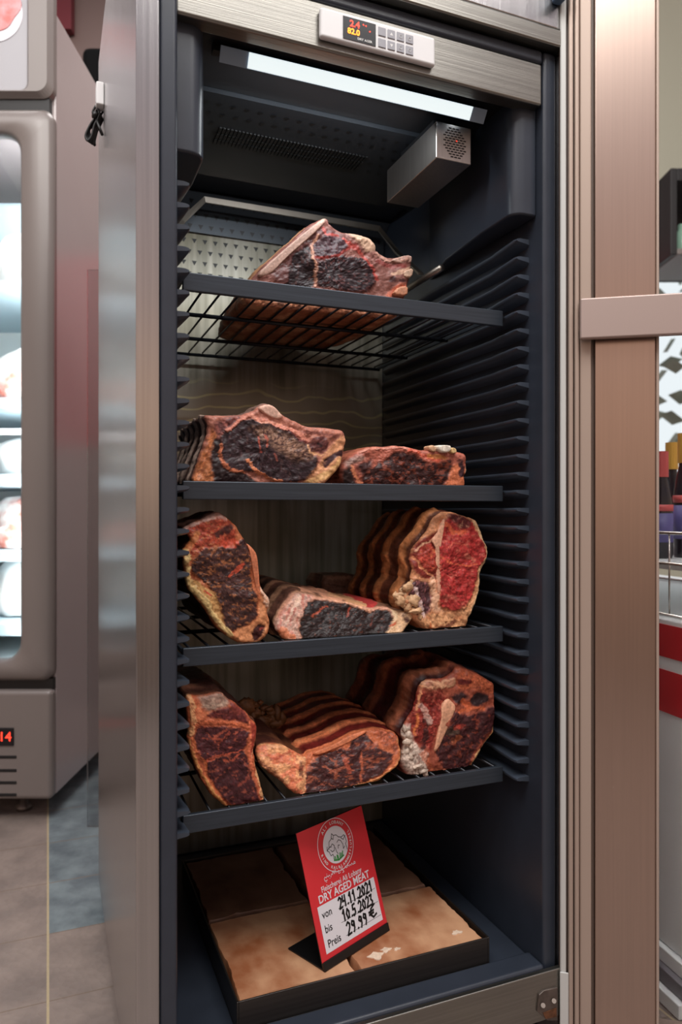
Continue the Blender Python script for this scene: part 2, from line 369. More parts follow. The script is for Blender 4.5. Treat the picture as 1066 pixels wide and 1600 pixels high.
# shell with the opening
zt = H+1.378; zb = .06
fbox(b, xr-.035, xr-.002, FD+.04, FD+.70, zb, zt); fbox(b, xl, xl+.035, FD+.04, FD+.70, zb, zt); fbox(b, xl+.035, xr-.035, FD+.66, FD+.70, zb, zt)
fbox(b, xl+.035, xr-.035, FD+.04, FD+.66, zb, .40); fbox(b, xl+.035, xr-.035, FD+.04, FD+.66, fz(172), zt)
obj('cabinet_shell', b, M['taupeside_lit'], fz0, bevel=.006)
b = Mb()
fbox(b, xr-.05, xr-.0352, FD+.042, FD+.655, .41, fz(180)); fbox(b, xl+.0352, xl+.05, FD+.042, FD+.655, .41, fz(180)); fbox(b, xl+.05, xr-.05, FD+.64, FD+.655, .41, fz(180)); fbox(b, xl+.05, xr-.05, FD+.042, FD+.64, .401, .415)
obj('lining', b, M['inner'], fz0)
def frame_door(x0, x1, z0, z1, X0, X1, Z0, Z1, r, d0, d1, R=.03):
    """slab with a rounded window"""
    def rr(a0, a1, b0, b1, rad, n=6):
        p = []
        for cx, cz, s in ((a1-rad, b1-rad, 0), (a0+rad, b1-rad, 1), (a0+rad, b0+rad, 2), (a1-rad, b0+rad, 3)):
            for k in range(n+1):
                t = math.pi/2*(s+k/n); p.append((cx+rad*math.cos(t), cz+rad*math.sin(t)))
        return p
    o = rr(x0, x1, z0, z1, R); i = rr(X0, X1, Z0, Z1, r); n = len(o)
    mk = lambda P, d: [L(x, d, z) for x, z in P]
    i2 = rr(X0-.008, X1+.008, Z0-.008, Z1+.008, r)
    o2 = rr(x0+.012, x1-.012, z0+.012, z1-.012, R)
    rings = [mk(o, d1), mk(o, d0+.016), mk(o2, d0), mk(i2, d0), mk(i, d0+.01), mk(i, d1)]
    q = Mb(); vs = [v for g in rings for v in g]; fs = []
    for k in range(6):
        a = k*n; c = ((k+1) % 6)*n
        fs += [(a+j, a+(j+1) % n, c+(j+1) % n, c+j) for j in range(n)]
    q.add(vs, fs); return q
dr = obj('glass_door', frame_door(xl+.005, fr(80), fz(1066), fz(168), xl+.09, fr(30), fz(1033), fz(208), .05, FD, FD+.038), M['taupe'], fz0)
for p in dr.data.polygons: p.use_smooth = True
b = Mb(); fbox(b, xl+.085, fr(34), FD+.022, FD+.028, fz(1038), fz(203)); obj('window_pane', b, M['glass'], dr)
# header with advertising panel
hd = obj('header_panel', frame_door(xl+.005, fr(80), fz(150), zt+.10, xl+.09, fr(40), fz(138), zt+.06, .02, FD, FD+.038), M['taupe'], fz0)
b = Mb(); fbox(b, xl+.085, fr(42), FD+.012, FD+.035, fz(140), zt+.062); sg = obj('sign_panel', b, M['signw'], hd)
def disc(cx, cz, r, d, m, name, par, sq=1, seed=None):
    P = []
    for k in range(40):
        a = 2*math.pi*k/40; q = r*(1+(.12*math.sin(3*a+1)+.07*math.sin(5*a) if seed else 0)); P.append(L(cx+q*math.cos(a), d, cz+q*sq*math.sin(a)))
    return obj(name, Mb().prism(P, -EYc*.002), m, par)
disc(fr(-12), fz(18), fr(33)-fr(-12), FD+.0118, M['plate'], 'plate_print', sg)
disc(fr(-10), fz(12), fr(26)-fr(-10), FD+.0095, M['pink'], 'meat_print', sg, 1, 1)
b = Mb(); fbox(b, xl+.03, fr(84)-.02, FD+.02, FD+.04, fz(172), fz(146)); obj('door_groove', b, M['dark'], fz0)
# lower panel
b = Mb(); fbox(b, xl+.005, fr(81), FD+.0, FD+.038, zb, fz(1080)); lp = obj('lower_panel', b, M['taupe'], fz0, bevel=.014, seg=4)
b = Mb(); fbox(b, xl+.02, fr(78), FD+.02, FD+.04, fz(1082), fz(1064)); obj('lower_groove', b, M['black'], fz0)
b = Mb()
for y in (1184, 1205, 1224, 1243): fbox(b, xl+.2, fr(26), FD-.001, FD+.004, fz(y+2.5), fz(y-2.5))
obj('grille', b, M['dark'], lp, bevel=.001)
b = Mb(); fbox(b, xl+.3, fr(22), FD-.004, FD+.003, fz(1166), fz(1138)); dsp = obj('temperature_display', b, M['display'], lp, bevel=.002)
text('digits', '-14', M['ledred'], dsp, L(fr(8)-.028, FD-.0045, fz(1152)), EXc, EZ, .036, align='LEFT')
b = Mb(); fbox(b, fr(12), fr(17), FD-.0045, FD-.004, fz(1153.5), fz(1151)); obj('dash', b, M['ledred'], dsp)
for x in (fr(15), xl+.08):
    for d_ in (FD+.09, FD+.6):
        obj('foot', Mb().lathe(L(x, d_, 0), [(.022, 0), (.022, .012), (.012, .016), (.012, .0605)], 16), M['hinge'], fz0, smooth=True)
b = Mb(); fbox(b, xl+.05, xr-.05, FD+.4, FD+.43, .0625-.05, .0595); obj('base_rail', b, M['black'], fz0)
# cooled shelves and bags
SH = [(625, 10), (749, 10), (872, 10), (993, 10), (430, 6)]
for i, (y, hh) in enumerate(SH):
    b = Mb(); fbox(b, xl+.052, xr-.052, FD+.08, FD+.60, fz(y+hh), fz(y-hh)+.0); obj('shelf', b, M['ice'], fz0, bevel=.003)
b = Mb(); b.tube([L(xl+.052, FD+.07, fz(671)), L(xr-.0512, FD+.07, fz(671))], .009); obj('shelf_rod', b, M['white'], fz0, smooth=True)
b = Mb(); fbox(b, xl+.2, fr(27), FD+.3, FD+.58, fz(330), fz(240)); obj('fan_housing', b, M['ice'], fz0, bevel=.02)

def fbm3(P, sc, oct=4, seed=0):
    """value noise on a lattice, 3D, for numpy points"""
    out = np.zeros(len(P)); amp = 1.0; tot = 0
    for o in range(oct):
        Q = P*sc*(2**o)+17.3*o+seed*3.7; I = np.floor(Q).astype(np.int64); fr_ = Q-I; fr_ = fr_*fr_*(3-2*fr_)
        def h(i, j, k):
            n = (i*374761393+j*668265263+k*1442695041+seed*974711) & 0x7fffffff
            n = ((n ^ (n >> 13))*1274126177) & 0x7fffffff; n = n ^ (n >> 16)
            return (n & 0xffff)/65535.0
        r = 0
        for a in (0, 1):
            wa = fr_[:, 0] if a else 1-fr_[:, 0]
            for b in (0, 1):
                wb_ = fr_[:, 1] if b else 1-fr_[:, 1]
                for c in (0, 1):
                    wc = fr_[:, 2] if c else 1-fr_[:, 2]
                    r = r+wa*wb_*wc*h(I[:, 0]+a, I[:, 1]+b, I[:, 2]+c)
        out += amp*(r-.5)*2; tot += amp; amp *= .55
    return out/tot

def blob(name, c, rx, ry, rz, m, par=None, seed=0, n=28, amp=.18, flat=True):
    vs = []; k = n//2
    for i in range(k+1):
        a = math.pi*i/k-math.pi/2
        for j in range(n):
            t = 2*math.pi*j/n; vs.append((math.cos(a)*math.cos(t), math.cos(a)*math.sin(t), math.sin(a)))
    A = np.array(vs); nzv = fbm3(A, 1.7, 4, seed); A = A*(1+amp*nzv)[:, None]
    if flat: A[:, 2] = np.maximum(A[:, 2], -.62)
    q = Mb(); q.add([Vector((c[0], c[1], c[2]))+EXc*(x*rx)+EYc*(y*ry)+EZ*(z*rz) for x, y, z in A],
        [(i*n+j, i*n+(j+1) % n, (i+1)*n+(j+1) % n, (i+1)*n+j) for i in range(k) for j in range(n)])
    return obj(name, q, m, par, smooth=True)
bags = [(424, 106, .12, M['bag'], 'plump white plastic bag on the topmost freezer shelf'),
        (615, 95, .12, M['bag'], 'white bag with pinkish meat on the second freezer shelf from the top'),
        (739, 64, .12, M['bag'], 'frosted white bag on the middle freezer shelf'),
        (862, 84, .12, M['bagred'], 'white bag with red meat showing on the fourth freezer shelf'),
        (983, 92, .12, M['bag'], 'large frosted bag on the lowest freezer shelf')]
for i, (yb, hp, rx, m, lab) in enumerate(bags):
    rz = hp/F*(FD+.2)/1.62
    tag(blob('frozen_bag', L(fr(20)-.06, FD+.27, fz(yb)+rz*.64+.001), rx, .10, rz, m, seed=i+3, amp=.25), lab, 'bag', 'bags in the display freezer')
for i, (yb, hp) in enumerate(((615, 40), (862, 40))):
    rz = hp/F*(FD+.2)/1.62
    tag(blob('frozen_meat_pack', L(fr(12)-.03, FD+.112, fz(yb)+rz*.64+.001), .07, .03, rz, M['bagred'], seed=i+13, amp=.25), ['pack with reddish meat in front of the bag on the second freezer shelf', 'small red marked pack at the front of the fourth freezer shelf'][i], 'bag', 'packs in the display freezer')

# clear acrylic sheet standing between the freezer and the cabinet
sh = Mb(); sh.obox(L((136-533)/F*1.93, 1.93, 0), EXc, EYc, EZ, 0, .045, 0, .006, .001, H+(801-422)/F*1.93)
tag(obj('acrylic_sheet', sh, M['sheet'], bevel=.001), 'tall narrow clear acrylic sheet standing on floor beside the steel cabinet', 'sheet')

# ------------------------------------------------------------------ dry ageing cabinet
X0, X1 = .154, .731; YF = .935; XL, XR = .102, .785
z = lambda r: H+r
cab = empty('dry_ageing_cabinet', (.44, 1.3, 0), 'tall stainless steel dry ageing cabinet with dark interior and open door', 'cabinet')
b = Mb()
b.box(XL, .131, YF, 1.66, z(-.80), z(.98)); b.box(.757, XR, YF, 1.66, z(-.80), z(.98))
b.box(.131, .757, 1.60, 1.66, z(-.80), z(.98)); b.box(.131, .757, YF+.03, 1.60, z(-.80), z(-.762))
b.box(.131, .757, YF, 1.60, z(.765), z(.98))
obj('steel_shell', b, M['steel_v'], cab, bevel=.0025)
obj('top_trim', Mb().box(.1312, .7568, YF-.004, YF+.03, z(.735), z(.762)), M['steel_h'], cab, bevel=.003)
obj('seam', Mb().box(.1312, .7568, YF+.004, YF+.03, z(.762), z(.765)), M['black'], cab)
for x in (.16, .727):
    for y in (.99, 1.6): obj('foot', Mb().lathe((x, y, 0), [(.02, 0), (.02, .01), (.012, .014), (.012, .0402)], 16), M['black'], cab, smooth=True)
# liner
b = Mb()
b.box(.1312, X0, YF+.001, 1.575, z(-.7615), z(.734)); b.box(X1, .7568, YF+.012, 1.575, z(-.7615), z(.734))
b.box(X0, X1, 1.555, 1.575, z(-.7615), z(.734)); b.box(X0, X1, YF+.05, 1.555, z(.668), z(.734)); b.box(X0, X1, YF+.012, YF+.05, z(.712), z(.734))
b.box(X0, X1, YF+.05, 1.555, z(-.7615), z(-.725)); b.box(X0, X1, YF+.008, YF+.05, z(-.7615), z(-.718))
obj('liner', b, M['liner'], cab, bevel=.006, seg=3)
obj('sill_panel', Mb().box(.1312, .7568, YF-.002, YF+.0075, z(-.7615-.036), z(-.722)), M['steel_h'], cab, bevel=.002)
# upper corner ducts (rounded pilasters)
def duct(xw, xi, s):
    P = []
    for k in range(9):
        t = math.pi/2*k/8; r = .022
        P.append((xi - s*0 + s*(-r+r*math.sin(t))*-1 if False else xi + (-s)*(-r)*(1-math.sin(t))*(1), .965 + r*(1-math.cos(t))))
    prof = [(xw, .965)] + [(xi+s*.022*(1-math.sin(math.pi/2*k/8)), .965+.022*(1-math.cos(math.pi/2*k/8))) for k in range(9)] + [(xi, 1.06), (xi+s*.012, 1.20), (xw, 1.32)]
    top = [Vector((x, y, z(.664))) for x, y in prof]
    def zb_(x, y): return z(.476) - max(0, (y-.985))*.0
    q = Mb(); n = len(prof)
    bot = [Vector((x, y, zb_(x, y))) for x, y in prof]
    q.add(top+bot, [tuple(range(n)), tuple(range(n, 2*n))[::-1]]+[(i, (i+1) % n, n+(i+1) % n, n+i) for i in range(n)])
    return q
obj('air_duct', duct(X1, .687, 1), M['liner'], cab, bevel=.004, seg=3)
obj('air_duct', duct(X0, .196, -1), M['liner'], cab, bevel=.004, seg=3)
# shelf rails in both side walls
def rail(s):
    """s=+1 on the right wall"""
    q = Mb(); xw = X1 if s > 0 else X0
    # along depth: (y, reach, thickness)
    st = [(.985, .023, .0012), (.992, .0245, .006), (1.04, .020, .009), (1.07, .016, .0075), (1.30, .015, .007), (1.52, .013, .006), (1.53, .004, .003)]
    secs = []
    for y, r, t in st:
        pr = [(0, .0045), (r*.75, .0045), (r, .003), (r*1.02, .0005), (r*.9, -.0005-t*.35), (r*.45, -.0015-t*.6), (0, -.003-t*.9)]
        secs.append([Vector((xw-s*a, y, c)) for a, c in pr])
    n = 7; vs = [v for q_ in secs for v in q_]
    q.add(vs, [(i*n+j, i*n+(j+1) % n, (i+1)*n+(j+1) % n, (i+1)*n+j) for i in range(len(st)-1) for j in range(n)]+[tuple(range(n))[::-1], tuple((len(st)-1)*n+j for j in range(n))])
    return q
PITCH = .0293
zr0 = .336-.0115
for s in (1, -1):
    first = None
    for k in range(31):
        zz = z(zr0+4*PITCH-k*PITCH)
        if first is None:
            q = rail(s)
            for v in q.v: v.z += zz
            first = obj('shelf_rail', q, M['rail'], cab, smooth=True); base = zz
            em = first.modifiers.new('es', 'EDGE_SPLIT'); em.split_angle = math.radians(50)
        else:
            c = first.copy(); S.collection.objects.link(c); c.parent = cab; c.location = (0, 0, zz-base)
# back panel of steel with triangular punchings in its upper part
def tri(q, c, e1, e2, n_, r, mi):
    P = [c+e1*(-r)+e2*(r*.8), c+e1*r+e2*(r*.8), c-e2*(r*1.0)]
    q.add([p+n_*.0004 for p in P], [(0, 1, 2)], mi)
b = Mb(); b.box(X0+.001, X1-.001, 1.545, 1.554, z(-.722), z(.594))
for r_ in range(4):
    for k in range(25): tri(b, Vector((.165+k*.0225+(r_ % 2)*.011, 1.545, z(.506+r_*.0235))), Vector((1, 0, 0)), EZ, Vector((0, -1, 0)), .0055, 1)
obj('back_panel', b, [M['steel_back'], M['black']], cab, recalc=False)
# folded dark perforated baffle above
def slab(p0, p1, th, x0, x1, mi=0, q=None):
    q = q or Mb(); a = Vector((0, p0[0], p0[1])); c = Vector((0, p1[0], p1[1])); d = (c-a); n_ = Vector((0, -d.z, d.y)).normalized()*th
    q.add([Vector((x, 0, 0))+p for x in (x0, x1) for p in (a, c, c+n_, a+n_)], [(0, 1, 2, 3), (7, 6, 5, 4), (0, 4, 5, 1), (1, 5, 6, 2), (2, 6, 7, 3), (3, 7, 4, 0)], mi); return q
b = slab((1.540, z(.592)), (1.538, z(.640)), .004, X0+.002, X1-.002)
slab((1.538, z(.640)), (1.505, z(.667)), .004, X0+.002, X1-.002, 0, b)
def trow(b, p0, p1, t, n_rows_pitch, xs, r=.0055):
    a = Vector((0, p0[0], z(p0[1]))); c = Vector((0, p1[0], z(p1[1]))); d = (c-a).normalized(); nn = Vector((0, -d.z, d.y))
    if nn.y > 0 : nn = -nn
    for i, tt in enumerate(t):
        for k in range(25): tri(b, a+(c-a)*tt+Vector((xs+k*.0225+(i % 2)*.011, 0, 0))+nn*.0045, Vector((1, 0, 0)), d, nn, r, 1)
trow(b, (1.540, .592), (1.538, .640), (.25, .75), 0, .165)
trow(b, (1.538, .640), (1.505, .667), (.5,), 0, .165)
obj('perforated_baffle', b, [M['perf'], M['black']], cab, recalc=False)
# evaporator cover under the ceiling, punched, with a slotted grille
b = Mb(); b.box(X0+.002, X1-.002, 1.12, 1.40, z(.653), z(.6675))
for i in range(5):
    for k in range(25):
        c = Vector((.165+k*.0225+(i % 2)*.011, 1.15+i*.03, z(.6526)))
        if i >= 2 and .27 < c.x < .55: continue
        tri(b, c, Vector((1, 0, 0)), Vector((0, -1, 0)), Vector((0, 0, -1)), .005, 1)
obj('evaporator_cover', b, [M['cover'], M['black']], cab, recalc=False)
b = Mb()
for k in range(42):
    for j in range(3): b.box(.27+k*.0066, .2740+k*.0066, 1.215+j*.02, 1.232+j*.02, z(.6505), z(.6528))
obj('vent_grille', b, M['black'], cab)
# hanging bracket: bent flat bar and rod
b = Mb()
P = [W(268, 380, 1.42), W(285, 346, 1.44), W(320, 313, 1.46), W(455, 335, 1.46), W(592, 358, 1.46)]
def flatbar(q, P, w, t, up=EZ):
    vs = []; k = len(P)
    for i, p in enumerate(P):
        d = (P[min(i+1, k-1)]-P[max(i-1, 0)]).normalized(); n_ = Vector((0, 1, 0)); s_ = d.cross(n_).normalized(); n2 = s_.cross(d)
        vs += [p+s_*w/2+n2*t/2, p-s_*w/2+n2*t/2, p-s_*w/2-n2*t/2, p+s_*w/2-n2*t/2]
    q.add(vs, [(i*4+j, i*4+(j+1) % 4, (i+1)*4+(j+1) % 4, (i+1)*4+j) for i in range(k-1) for j in range(4)]+[(3, 2, 1, 0), tuple((k-1)*4+j for j in range(4))])
flatbar(b, P+[Vector((.688, 1.38, z(.55))), Vector((.69, 1.28, z(.475)))], .012, .004)
br = obj('meat_hanging_bar', b, M['bar'], cab)
obj('hanging_rod', Mb().tube([Vector((.69, 1.40, z(.462))), Vector((.69, 1.198, z(.462)))], .0065, 14), M['bar'], br, smooth=True)

# header with controller
hdr = obj('header_panel', Mb().box(X0-.001, X1-.002, .948, .976, z(.646), z(.712)), M['steel_h'], cab, bevel=.004, seg=3)
def HW(px, py, y=.948): return W(px, py, y)
c0 = HW(498, 23); c1 = HW(676, 67)
pa = [HW(503, 20), HW(676, 64), HW(671, 108), HW(497, 66)]
zt_, zb_ = (pa[0].z+pa[1].z)/2, (pa[2].z+pa[3].z)/2
xa, xb = pa[3].x, pa[1].x
ctl = obj('controller', Mb().box(xa, xb, .938, .948, zb_, zt_), M['white'], cab, bevel=.0045, seg=4)
def hx(px): return HW(px, 60, .938).x
dx0, dx1 = hx(536), hx(587)
hc = (zt_+zb_)/2; hh = (zt_-zb_)/2
dp = obj('display', Mb().box(dx0, dx1, .9372, .9381, hc-hh*.74, hc+hh*.72), M['display'], ctl)
EX, EY = Vector((1, 0, 0)), Vector((0, 1, 0))
text('red_digits', '2.4', M['ledred'], dp, Vector((dx0+.010, .9369, hc+hh*.32)), EX, EZ, .0125, 'LEFT', bold=.0003)
text('orange_digits', '82.0', M['ledorange'], dp, Vector((dx0+.0065, .9369, hc-hh*.19)), EX, EZ, .0110, 'LEFT', bold=.0003)
text('display_lettering', 'DRY AGER', M['offwhite'], dp, Vector((dx0+.033, .9369, hc-hh*.56)), EX, EZ, .0048, bold=.0001)
q = Mb()
for (x, zz) in ((.034, .38), (.040, .08), (.030, .42)): q.box(dx0+x, dx0+x+.0018, .9368, .9372, hc+hh*zz, hc+hh*zz+.0018)
obj('indicator_lights', q, M['ledred'], dp)
bx0 = hx(591); bw = (hx(648)-bx0)/4
for r_ in range(2):
    for k in range(4):
        x = bx0+k*bw
        bt_ = obj('button', Mb().box(x, x+bw*.82, .9368, .9382, hc-hh*.04+(-.66 if r_ else .10)*hh, hc-hh*.04+(-.08 if r_ else .68)*hh), M['button'], ctl, bevel=.0008)
        if k == 1:
            s_ = 1 if r_ == 0 else -1; cc = Vector((x+bw*.41, .9366, hc+(.35 if r_ == 0 else -.41)*hh))
            obj('arrow_mark', Mb().prism([cc+Vector((-.0026, 0, -.002*s_)), cc+Vector((.0026, 0, -.002*s_)), cc+Vector((0, 0, .0024*s_))], (0, .0003, 0)), M['offwhite'], bt_)
        if k > 1:
            cc = Vector((x+bw*.41, .9366, hc+(.35 if r_ == 0 else -.41)*hh)); q = Mb()
            q.tube([cc+Vector((.0022*math.cos(a*.5236), 0, .0022*math.sin(a*.5236))) for a in range(13)], .0003, 5)
            obj('ring_mark', q, M['offwhite'], bt_)
# light strip
obj('ceiling_shade_sheet', Mb().box(X0+.001, X1-.001, .986, 1.119, z(.660), z(.6678)), M['dark'], cab)  # dark sheet added below the liner ceiling to put shade there
la, lb = Vector((.222, 1.000, z(.634))), Vector((.655, 1.000, z(.634)))
ls = obj('light_strip', slab((.991, z(.646)), (1.003, z(.629)), .002, .222, .655), M['lensclear'], cab)
q = slab((.9900, z(.6449)), (1.0016, z(.6289)), .001, .262, .628); obj('diffuser', q, M['lens'], ls)
for k in range(8):
    x = .27+k*.05; q = Mb().box(x, x+.012, 1.012, 1.0155, z(.6475), z(.650)); obj('diode', q, M['led'], ls)
obj('mounting_rail', Mb().box(.215, .660, 1.008, 1.022, z(.648), z(.6598)), M['dark'], ls)
# sensor box with slotted vent
sb = obj('sensor_box', Mb().box(.5835, .649, 1.03, 1.215, z(.574), z(.634)), M['steel_box'], cab, bevel=.0015)
obj('box_bracket', Mb().box(.595, .638, 1.06, 1.18, z(.634), z(.6525)), M['dark'], sb)
q = Mb()
for r_ in range(12):
    zz = z(.580+r_*.0042); ww = .021*math.sqrt(max(.08, 1-((r_-5.5)/6.2)**2)); k = -4+(r_ % 2)*.5
    while k < 5:
        x = .617+k*.0068
        if abs(x+.0022-.617) < ww: q.box(x, x+.0048, 1.0293, 1.0305, zz, zz+.0016)
        k += 1
obj('vent_slots', q, M['black'], sb)
obj('pilot_light', Mb().box(.6205, .622, 1.029, 1.0300, z(.607), z(.6085)), M['ledred'], sb)
# bottom hinge and top plug
hg = obj('hinge', Mb().prism([W(843, 1556, .93), W(850, 1549, .93), W(872, 1544, .93), W(872, 1596, .93), W(856, 1596, .93), W(840, 1582, .93)], (0, .004, 0)), M['hinge'], cab, bevel=.001)
for p in ((849, 1572), (866, 1565)): obj('screw', Mb().tube([W(p[0], p[1], .9265), W(p[0], p[1], .931)], .0035, 12), M['bar'], hg)
obj('rust_patch', Mb().prism([W(849, 1584, .929), W(870, 1576, .929), W(870, 1590, .929), W(853, 1593, .929)], (0, .002, 0)), M['rust'], hg)
obj('plug_cover', Mb().box(.735, .752, .905, .9345, z(.80), z(.835)), M['blue'], cab, bevel=.004)

# open door, swung out to the right
DO = L(.3485, 1.150, 0); dd = (EXc*.978-EYc*.208).normalized(); dn = dd.cross(EZ); dn = dn if dn.dot(EYc) < 0 else -dn   # dn towards the eye
door = empty('door_pivot', (0, 0, 0)); bpy.data.objects.remove(door)
zlo, zhi = .006, z(.98)
q = Mb(); q.obox(DO, dd, dn, EZ, .052, .142, -.035, 0.0, zlo, zhi); q.obox(DO, dd, dn, EZ, .60, .69, -.035, 0, zlo, zhi)
q.obox(DO, dd, dn, EZ, .142, .60, -.035, 0, zlo, .036); q.obox(DO, dd, dn, EZ, .142, .60, -.035, 0, zhi-.1, zhi)
door = obj('door', q, M['stile'], cab, bevel=.002)
q = Mb(); prof = [(0, .0), (.002, .006), (.008, .008), (.011, .003)]
def strip(x0, x1, y0, y1, m, nm, z0=zlo, z1=zhi, bev=.003):
    return obj(nm, Mb().obox(DO, dd, dn, EZ, x0, x1, y0, y1, z0, z1), m, door, bevel=bev, seg=3)
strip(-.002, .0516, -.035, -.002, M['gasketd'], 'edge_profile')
strip(-.001, .0085, -.002, .006, M['gasketl'], 'gasket')
strip(.0115, .0190, -.002, .008, M['gasket'], 'gasket')
strip(.0205, .0275, -.002, .010, M['gasket'], 'gasket')
strip(.0285, .0465, -.002, .004, M['gasket'], 'gasket')
strip(-.0015, .0115, .006, .0085, M['gasketl'], 'hinge_cover', zlo, H-(1515-801)/F*1.15)
strip(.0276, .62, .010, .022, M['barm'], 'crossbar', H+(801-530)/F*1.12, H+(801-466)/F*1.12, .003)
for x in (.034, .61): strip(x-.006 if x < .1 else x-.0, x+.006, .0, .0105, M['barm'], 'bar_spacer', H+.285, H+.32, .001)
obj('door_pane', Mb().obox(DO, dd, dn, EZ, .1425, .5995, -.018, -.014, .0365, zhi-.1005), M['glass'], door)
obj('pane_seal', Mb().obox(DO, dd, dn, EZ, .142, .146, -.034, .003, .036, zhi-.1), M['gasket'], door, bevel=.001)

# ------------------------------------------------------------------ wire shelves
names = ['topmost dark wire shelf with a rib roast on it', 'second dark wire shelf from the top holding two cuts side by side', 'third dark wire shelf from the top, above the lowest shelf', 'lowest dark wire shelf directly above the red price sign']
proto = None
for i, zz in enumerate((.336, .0435, -.1905, -.4245)):
    zt_ = z(zz)
    if proto is None:
        sh_ = empty('wire_shelf', (.44, 1.27, zt_-.026)); proto = sh_; zb0 = zt_-.026
        obj('front_rail', Mb().box(.1745, .7050, 1.020, 1.028, zt_-.026, zt_), M['shelfm'], sh_, bevel=.0015)
        q = Mb()
        for k in range(19): q.tube([Vector((.187+k*.0282, 1.028, zt_-.0035)), Vector((.187+k*.0282, 1.513, zt_-.0035))], .0019, 6)
        obj('wire_grid', q, M['wire'], sh_, smooth=True)
        for y in (1.208, 1.375, 1.513): obj('cross_bar', Mb().tube([Vector((.172, y, zt_-.0085)), Vector((.708, y, zt_-.0085))], .0035, 8), M['wire'], sh_, smooth=True)
        for x in (.1765, .7035): obj('side_bar', Mb().box(x-.002, x+.002, 1.028, 1.513, zt_-.009, zt_-.003), M['shelfm'], sh_)
    else:
        sh_ = proto.copy(); S.collection.objects.link(sh_); sh_.location.z = zt_-.026
        for ch in list(proto.children):
            c = ch.copy(); S.collection.objects.link(c); c.parent = sh_
    tag(sh_, names[i], 'shelf', 'wire shelves in the ageing cabinet')

# ------------------------------------------------------------------ salt tray, blocks, sign
tz = z(-.724); tt_ = z(-.680)
xa, xb, ya, yb = .2426, .655, .985, 1.428
q = Mb(); q.box(xa, xb, ya, yb, tz, tz+.003); q.box(xa, xa+.003, ya, yb, tz+.003, tt_); q.box(xb-.003, xb, ya, yb, tz+.003, tt_); q.box(xa+.003, xb-.003, ya, ya+.003, tz+.003, tt_); q.box(xa+.003, xb-.003, yb-.003, yb, tz+.003, tt_)
tag(obj('salt_tray', q, M['tray'], bevel=.0008), 'shallow dark steel tray on the cabinet floor holding salt blocks', 'tray')
def slabrock(x0, x1, y0, y1, seed):
    n = 26; vs = []; P = []
    random.seed(seed); pts = []
    for (ax, ay, bx, by) in ((x0, y0, x1, y0), (x1, y0, x1, y1), (x1, y1, x0, y1), (x0, y1, x0, y0)):
        for k in range(n):
            t = k/n; pts.append((ax+(bx-ax)*t, ay+(by-ay)*t))
    A = np.array([(p[0], p[1], seed*.1) for p in pts]); nn = fbm3(A, 30, 3, seed)
    cx, cy = (x0+x1)/2, (y0+y1)/2; out = []
    for (p, e) in zip(pts, nn):
        d = Vector((cx-p[0], cy-p[1])); d.normalize(); out.append((p[0]+d.x*(.001+.011*abs(e)), p[1]+d.y*(.001+.011*abs(e))))
    zb_, zt2 = tz+.0035, tt_-.0035; m_ = len(out); rings = []
    for (f, zz) in ((1, zb_), (1, zt2-.003), (.985, zt2), (.7, zt2+.0006), (.4, zt2+.0008), (.1, zt2+.0006)):
        rings += [Vector((cx+(x-cx)*f, cy+(y-cy)*f, zz)) for x, y in out]
    q = Mb(); q.add(rings, [(i*m_+j, i*m_+(j+1) % m_, (i+1)*m_+(j+1) % m_, (i+1)*m_+j) for i in range(5) for j in range(m_)]+[tuple(range(m_))[::-1], tuple(5*m_+j for j in range(m_))])
    return q
xm = .428
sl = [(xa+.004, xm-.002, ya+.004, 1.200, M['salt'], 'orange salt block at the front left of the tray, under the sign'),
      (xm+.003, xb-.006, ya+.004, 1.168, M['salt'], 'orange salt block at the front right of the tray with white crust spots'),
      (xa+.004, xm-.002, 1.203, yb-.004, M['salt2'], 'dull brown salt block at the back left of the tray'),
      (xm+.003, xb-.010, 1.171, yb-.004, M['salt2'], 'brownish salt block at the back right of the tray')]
for i, (a, b_, c, d_, m, lab) in enumerate(sl):
    so = obj('salt_block', slabrock(a, b_, c, d_, i+1), m, smooth=True, recalc=False); tag(so, lab, 'salt block', 'salt blocks in the tray')
    em = so.modifiers.new('es', 'EDGE_SPLIT'); em.split_angle = math.radians(45)
    if i == 1:
        for k, (x, y, r_) in enumerate(((.468, 1.012, .012), (.488, 1.020, .008), (.505, 1.016, .005), (.615, 1.02, .008))):
            A = [Vector((x+r_*(1+.4*math.sin(3*t+k))*math.cos(t), y+r_*.7*(1+.3*math.cos(4*t+k))*math.sin(t), tt_-.0032)) for t in [j*.2618 for j in range(24)]]
            obj('salt_crust', Mb().prism(A, (0, 0, .0014)), M['saltw'], so)

sz = tt_-.0025
B0 = Vector((.380, 1.006, sz)); e1 = Vector((.136, .061, 0)).normalized(); nb = Vector((-e1.y, e1.x, 0)); WD = .149
al = math.asin(.31); e2 = (EZ*math.cos(al)+nb*math.sin(al)); en = e1.cross(e2)       # en points out of the printed side
if en.dot(Vector((0, -1, 0))) < 0: en = -en
HT = .197
sign = empty('price_sign', B0+e1*WD/2, 'red price sign card reading DRY AGED MEAT on a black stand', 'sign')
q = Mb(); q.obox(B0, e1, nb, EZ, 0, WD, 0, .080, .0005, .0025); q.obox(B0, e1, e2, -en, 0, WD, 0, .012, -.0025, .003); q.obox(B0, e1, e2, -en, 0, WD, 0, HT, .0012, .003)
obj('stand', q, M['black'], sign, bevel=.0006)
cB = B0+e2*.011; CH = HT-.012
card = obj('card', Mb().obox(cB, e1, e2, en, 0, WD, 0, CH, -.0010, 0.0), M['red'], sign)
def CP(u, v, h=.0003): return cB+e1*(u*WD)+e2*((1-v)*CH)+en*h
